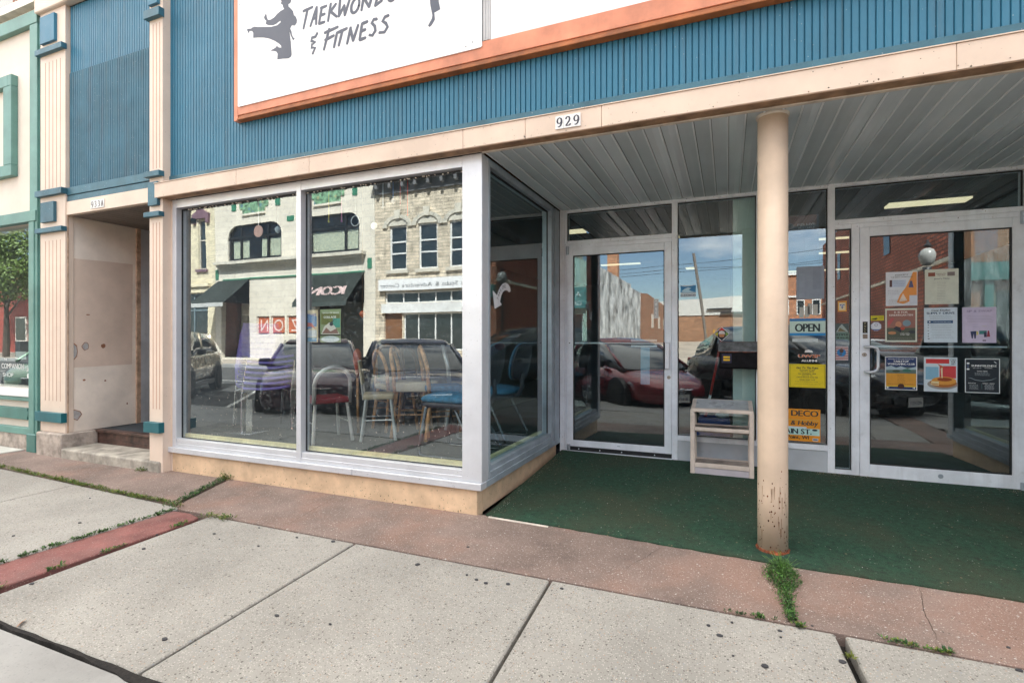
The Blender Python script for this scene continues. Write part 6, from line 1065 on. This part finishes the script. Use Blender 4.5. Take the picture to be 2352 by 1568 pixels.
# street wall further left: red wooden building with a tree before it
B8 = empty('red_wooden_building', (0, 0, 0), 0, 'dark red board building behind the tree, mirrored in the green shop window', 'building'); b = MB(); b.box(-75, -40, -31, -22, 0, 7.5); b.build('board_wall', mat('dark_red_boards', (.28, .05, .035), .7, var=.15, vs=3), B8)
for x in (-70, -64, -58, -52, -47): b = MB(); b.box(x, x+1.6, -21.999, -21.9, 1.0, 3.2); w0 = b.build('window', LIP, B8); b = MB(); b.box(x+.15, x+1.45, -21.899, -21.88, 1.15, 3.05); b.build('pane', WINDK, w0)
# lamp post
LP = empty('street_lamp', (6.35, -15.2+.2, 0), 0, 'black lamp post with a round white globe on the far kerb', 'street lamp')
b = MB(); b.lathe((0, 0, 0), [(.16, 0), (.16, .25), (.10, .4), (.075, .6), (.06, 3.4), (.10, 3.55), (.13, 3.75)], 16); b.build('post', BLK, LP, smooth=True); b = MB(); b.lathe((0, 0, 4.15), [(.10, -.34), (.17, -.27), (.23, -.10), (.235, .04), (.18, .18), (.09, .25)], 20); b.build('globe', mat('milky_globe', (.34, .34, .32), .25), LP, smooth=True); b = MB(); b.lathe((0, 0, 4.45), [(.11, 0), (.12, .05), (.05, .12), (.02, .25)], 12); b.build('finial', BLK, LP)
# utility pole and wires over the lot
t = empty('utility_pole', (-2.4, -45, .8), 0, 'leaning grey utility pole with wires above the parking lot', 'pole'); b = MB(); b.tube([(.5, 0, 0), (-.6, 0, 8.6)], .13, 8); b.build('pole', mat('grey_wood', (.18, .16, .14), .9), t); b = MB()
for z0, z1 in ((7.6, 9.2), (6.9, 8.0), (7.2, 7.4)): b.tube([(-20, 0, z0-.6), (-.5, 0, z0), (8, 0, (z0+z1)/2-.3), (22, 0, z1+.5)], .02, 4)
b.build('wires', BLK, t)
# trees
def tree(name, label, loc, h, r, nl, seed):
    rs = random.Random(seed); t = empty(name, loc, 0, label, 'tree'); b = MB(); b.tube([(0, 0, 0), (.05, .05, h*.3), (.0, .1, h*.55)], .2, 9, rs=[.2, .15, .09])
    tips = []
    for i in range(9):
        a = rs.random()*6.28; z0 = h*rs.uniform(.28, .5); e = Vector((math.cos(a)*r*rs.uniform(.4, .8), math.sin(a)*r*rs.uniform(.4, .8), h*rs.uniform(.5, .9))); b.tube([(0, .08, z0), (e.x*.5, e.y*.5, z0+(e.z-z0)*.6), e], .05, 6, rs=[.07, .045, .02]); tips.append(e)
    b.build('trunk', mat('bark', (.07, .05, .035), .9, var=.2), t)
    b = MB(); cl = [(e+Vector((rs.gauss(0, .3), rs.gauss(0, .3), rs.gauss(0, .3))), r*rs.uniform(.22, .40)) for e in tips for _ in range(3)]
    for i in range(nl):
        c, rr_ = rs.choice(cl); d = Vector((rs.gauss(0, 1), rs.gauss(0, 1), rs.gauss(0, 1))).normalized(); p = c+d*rr_*rs.uniform(.6, 1); u = Vector((rs.gauss(0, 1), rs.gauss(0, 1), rs.gauss(0, 1))).normalized()*.11; v = u.cross(d).normalized()*.07
        b.add([p-u, p+v, p+u, p-v], [(0, 1, 2, 3)], None)
    b.build('crown', mat('tree_leaf', (.10, .16, .025), .6, var=.3, vs=1.5), t)
    return t
tree('street_tree', 'leafy green street tree on the far kerb, mirrored in the green shop window', (-47, -16.6, 0), 9.2, 4.6, 9500, 3)
tree('street_tree', 'second street tree further along the far kerb', (-54.5, -17.2, 0), 9.0, 4.2, 6000, 5)
tree('street_tree', 'street tree in front of the tall brick building', (15, -16.6, 0), 7.0, 2.4, 2600, 8)
o = MB(); o.box(-45.5, -44.9, -16.9, -16.4, 0, 1.1); tag(o.build('litter_bin', GASK, bevel=.03), 'dark square litter bin on the far pavement', 'bin')

# ------------------------------------------------------------------ parked cars
def car(name, label, loc, rz, paint, kind='suv', L=4.7, W=1.86, H=1.7, plate=None, plate_z=.42, badge=False):
    t = empty(name, loc, rz, label, 'car', 'cars parked at the near kerb'); w = W/2
    if kind == 'hatch': P = [(0, .52, .28, .52), (-.06, .70, .24, .60), (-.30, .86, .22, .72), (-.95, .985, .20, .86), (-1.3, 1, .20, .93), (-2.4, 1, .20, .95), (-3.6, 1, .20, .99), (-4.15, .96, .24, 1.02), (-L+.05, .86, .32, .95), (-L, .78, .38, .72)]; Gs = [(-.85, .86, .86, .88, .90), (-1.75, .86, .72, .93, 1.36), (-2.3, .87, .70, .95, 1.47), (-3.2, .87, .68, .97, 1.42), (-4.2, .82, .62, 1.0, 1.10)]; wr = .31
    elif kind == 'wagon': P = [(0, .66, .30, .62), (-.05, .84, .24, .70), (-.28, .95, .21, .82), (-.95, .99, .20, .92), (-1.4, 1, .20, .96), (-2.4, 1, .20, .98), (-3.8, 1, .20, 1.0), (-4.4, .97, .24, .99), (-L+.04, .9, .30, .94), (-L, .82, .36, .70)]; Gs = [(-1.15, .88, .88, .93, .95), (-1.95, .88, .74, .96, 1.38), (-2.4, .88, .72, .97, 1.45), (-3.9, .87, .70, .99, 1.42), (-4.7, .84, .70, 1.0, 1.08)]; wr = .34
    elif kind == 'truck': P = [(0, .84, .55, .98), (-.10, .93, .42, 1.10), (-.5, .98, .36, 1.16), (-1.3, 1, .34, 1.20), (-2.5, 1, .34, 1.20), (-3.5, 1, .34, 1.20), (-5.0, 1, .36, 1.20), (-L, .98, .45, 1.18)]; Gs = [(-1.35, .90, .90, 1.19, 1.21), (-1.95, .90, .78, 1.2, 1.80), (-2.3, .90, .77, 1.2, 1.87), (-3.5, .90, .77, 1.2, 1.86), (-3.75, .90, .80, 1.2, 1.22)]; wr = .39
    else: P = [(0, .74, .42, .74), (-.08, .88, .34, .90), (-.35, .96, .28, 1.00), (-1.15, 1, .26, 1.06), (-2.2, 1, .26, 1.08), (-3.6, 1, .26, 1.12), (-L+.08, .97, .30, 1.12), (-L, .9, .4, .9)]; Gs = [(-1.05, .88, .88, 1.05, 1.07), (-1.85, .88, .76, 1.07, 1.60), (-2.2, .88, .75, 1.08, H-.03), (-3.7, .88, .74, 1.1, H-.04), (-4.45, .86, .70, 1.12, 1.40)]; wr = .36
    secs = []
    for x, hw, zb_, zt in P:
        q = w*hw; secs.append([(x, -q*.85, zb_), (x, q*.85, zb_), (x, q*.97, zb_+(zt-zb_)*.2), (x, q, zb_+(zt-zb_)*.55), (x, q*.95, zt-.05), (x, q*.82, zt), (x, q*.4, zt+.025), (x, -q*.4, zt+.025), (x, -q*.82, zt), (x, -q*.95, zt-.05), (x, -q, zb_+(zt-zb_)*.55), (x, -q*.97, zb_+(zt-zb_)*.2)])
    b = MB(); b.ring(secs); body = b.build('body', paint, t, smooth=True, sub=1)
    g2 = []
    for x, a, c, z0, z1 in Gs: g2.append([(x, -w*a, z0-.05), (x, w*a, z0-.05), (x, w*(a+c)/2*1.01, (z0+z1)/2), (x, w*c, z1-.03), (x, w*c*.85, z1), (x, -w*c*.85, z1), (x, -w*c, z1-.03), (x, -w*(a+c)/2*1.01, (z0+z1)/2)])
    b = MB(); b.ring(g2); b.build('windows', mat('car_glass', (.02, .03, .035), .03, var=0, spec=1., coat=1.), t, smooth=True)
    b = MB(); s1, s2 = 1, len(Gs)-1; top = [[(x-.02, -w*c*.96, z1-.035), (x-.02, w*c*.96, z1-.035), (x, w*c*.86, z1+.012), (x, 0, z1+.028), (x, -w*c*.86, z1+.012)] for x, a, c, z0, z1 in Gs[1:(len(Gs)-1 if kind != 'truck' else 4)]]
    b.ring(top); b.build('roof', paint, t, smooth=True)
    b = MB()
    for s in (1, -1):
        b.tube([(Gs[0][0], s*w*Gs[0][1]*.99, Gs[0][4]), (Gs[1][0], s*w*Gs[1][2]*1.0, Gs[1][4]-.02)], .03, 6); b.tube([(Gs[2][0]-.25, s*w*.885, Gs[2][3]-.02), (Gs[2][0]-.22, s*w*Gs[2][2]*1.0, Gs[2][4]-.02)], .035, 6)
        if len(Gs) > 4: b.tube([(Gs[3][0]-.1, s*w*Gs[3][1]*1.0, Gs[3][3]), (Gs[3][0], s*w*Gs[3][2], Gs[3][4]-.02)], .045, 6)
    b.build('pillars', paint, t, smooth=True)
    for fx in (-.88, -L+1.0):
        for s in (1, -1):
            a = MB(); a.cyl((fx, s*(w-.12), wr+.02), (fx, s*(w+.004), wr+.02), wr+.075, 24); a.build('wheel_arch', BLK, t)
            a = MB(); a.lathe((0, 0, 0), [(wr*.6, -.11), (wr*.93, -.11), (wr, -.06), (wr, .06), (wr*.93, .11), (wr*.6, .11)], 24); wv = [(fx+x, s*(w-.085)+z, wr+y) for x, y, z in a.v]; a.v = wv; wo = a.build('wheel', mat('tyre', (.012, .012, .012), .8), t, smooth=True)
            a = MB(); yo = s*(w+.012)
            for k in range(10):
                q = 6.2832*k/10; c0, s0 = math.cos(q), math.sin(q); c1, s1_ = math.cos(q+.34), math.sin(q+.34); a.add([(fx, yo, wr), (fx+wr*.62*c0, yo+s*.012, wr+wr*.62*s0), (fx+wr*.62*c1, yo+s*.012, wr+wr*.62*s1_)], [(0, 1, 2), (2, 1, 0)])
            a.cyl((fx, s*(w-.03), wr), (fx, yo-.004*s, wr), wr*.6, 20, BLK); a.tube([(fx+wr*.61*math.cos(i*.314), yo+s*.006, wr+wr*.61*math.sin(i*.314)) for i in range(21)], .014, 5, CHROME)
            a.mats = [CHROME]+[m for m in a.mats if m is not CHROME] if a.mats[0] is not CHROME else a.mats
            a.build('rim', None, wo)
    b = MB()
    for x in (-1.32, -2.28, -3.2):
        for s in (1, -1): b.box(x-.006, x+.006, s*w*1.001-.004, s*w*1.001+.004, .34, P[4][3]-.10)
    b.box(-.95, -1.0, -w*.8, w*.8, P[3][3]+.012, P[3][3]+.022); b.build('panel_seams', BLK, t)
    b = MB()
    for s in (1, -1): b.box(-L+1.4, -1.3, s*(w-.02)-.012, s*(w-.02)+.012, P[4][2]-.02, P[4][2]+.10)
    b.build('sill_trim', BLK, t)
    for s in (1, -1): b = MB(); b.box(-L+.03, -L+.20, s*w*.55, s*w*.84, P[-2][3]-.28, P[-2][3]-.10); b.build('tail_light', mat('red_lens', (.35, .01, .01), .15), t, bevel=.02)
    P0 = P[1]
    for s in (1, -1):
        b = MB(); zt = P0[3]; b.ring([[(P[2][0]-.28, s*w*.93, zt+.02), (P[2][0]-.28, s*w*.80, zt+.10), (P[2][0]-.28, s*w*.62, zt+.08), (P[2][0]-.28, s*w*.66, zt-.04)], [(P[1][0]-.02, s*w*P0[1]*.93, zt-.10), (P[1][0]-.04, s*w*P0[1]*.85, zt-.01), (P[1][0]-.03, s*w*P0[1]*.58, zt-.02), (P[1][0]+.02, s*w*P0[1]*.62, zt-.12)]]); b.build('headlight', mat('headlight_lens', (.55, .58, .6), .08, metal=.4), t, smooth=True)
        b = MB(); zz = Gs[0][4]; b.ring([[(Gs[0][0]-.62, s*(w*.93), zz-.02), (Gs[0][0]-.62, s*(w*.93), zz+.14), (Gs[0][0]-.74, s*(w*.93), zz+.14), (Gs[0][0]-.74, s*(w*.93), zz-.02)], [(Gs[0][0]-.58, s*(w+.14), zz+.0), (Gs[0][0]-.58, s*(w+.14), zz+.12), (Gs[0][0]-.70, s*(w+.14), zz+.14), (Gs[0][0]-.70, s*(w+.14), zz-.0)]]); b.build('wing_mirror', BLK, t, bevel=.02)
        b = MB(); b.tube([(Gs[1][0]-.3, s*(w+.004), P[3][3]-.17), (Gs[1][0]-.52, s*(w+.004), P[3][3]-.17)], .014, 6); b.build('door_handle', CHROME, t)
    b = MB(); z = P[0][3]; q = w*P[0][1]*.62; b.box(-.02, .012, -q, q, P[0][2]+.02, P[0][2]+.12); b.box(-.06, .014, -q*.8, q*.8, z-.12, z-.02); b.build('grille', BLK, t)
    b = MB(); b.tube([(.006, -q*.85, z-.005), (.02, 0, z), (.006, q*.85, z-.005)], .012, 6); b.build('grille_bar', CHROME, t)
    if plate:
        b = MB(); b.box(.02, .032, -.155, .155, plate_z-.075, plate_z+.075); p_ = b.build('number_plate', WHITE, t); b = MB(); b.text(plate, 0, 0, .075, 0, flat((.15, .15, .35)), width=.26); b.v = [(.0335, v[0]-.13, plate_z-.035+v[2]) for v in b.v]; b.build('plate_text', None, p_)
    if badge: b = MB(); b.tube([(.028, .07*math.cos(i*.393), z-.02+.045*math.sin(i*.393)) for i in range(17)], .007, 5); b.tube([(.028, .04*math.cos(i*.393), z-.005+.02*math.sin(i*.393)) for i in range(17)], .006, 5); b.tube([(.028, .018*math.cos(i*.393), z-.02+.042*math.sin(i*.393)) for i in range(17)], .006, 5); b.build('badge', CHROME, t)
    return t
CP = lambda n, c, m=.3: mat(n, c, .28, var=0, coat=1., metal=m)
HD_ = R(50)
car('hatchback', 'dark red hatchback, mirrored in the left door and middle window', (-.80, -3.02, -.20), HD_, CP('dark_red_car_paint', (.22, .012, .020)), 'hatch', 4.5, 1.76, 1.5, plate='311-RDC', plate_z=.36, badge=True)
car('estate_car', 'dark blue estate car, mirrored in the right display pane', (-4.15, -3.3, -.20), HD_, CP('dark_blue_car_paint', (.035, .045, .10)), 'wagon', 4.9, 1.88, 1.5)
car('estate_car', 'dark maroon estate car, mirrored in the left display pane', (-6.6, -3.4, -.20), HD_, CP('dark_maroon_car_paint', (.07, .02, .035)), 'wagon', 4.9, 1.86, 1.5)
car('sport_utility_vehicle', 'tan sport utility vehicle furthest left in the display window reflection', (-12.2, -3.9, -.20), HD_, CP('tan_car_paint', (.40, .33, .22)), 'suv', 4.6, 1.84, 1.68)
car('estate_car', 'pale green car mirrored in the green shop window', (-15.6, -3.7, -.20), HD_, CP('pale_green_car_paint', (.20, .34, .22)), 'hatch', 4.5, 1.76, 1.5)
car('sport_utility_vehicle', 'black sport utility vehicle, mirrored low in the right door', (2.75, -3.1, -.20), HD_, CP('black_car_paint', (.015, .015, .02)), 'suv', 4.8, 1.9, 1.76, plate='482-XKT', plate_z=.45)
car('pickup_truck', 'dark pickup truck beyond the black car in the right door reflection', (6.6, -3.6, -.20), HD_, CP('dark_grey_car_paint', (.05, .05, .055)), 'truck', 5.5, 1.95, 1.88)
def far_car(l, x, c, k): 
    o = car('parked_car' if k == 'hatch' else 'parked_suv', l, (x, -15.2, -.20), R(230), c, k, 4.5, 1.8, 1.65); o['group'] = 'cars parked across the street'; return o
far_car('silver car parked across the street before the parking lot', 2.5, CP('silver_car_paint', (.4, .41, .42)), 'hatch')
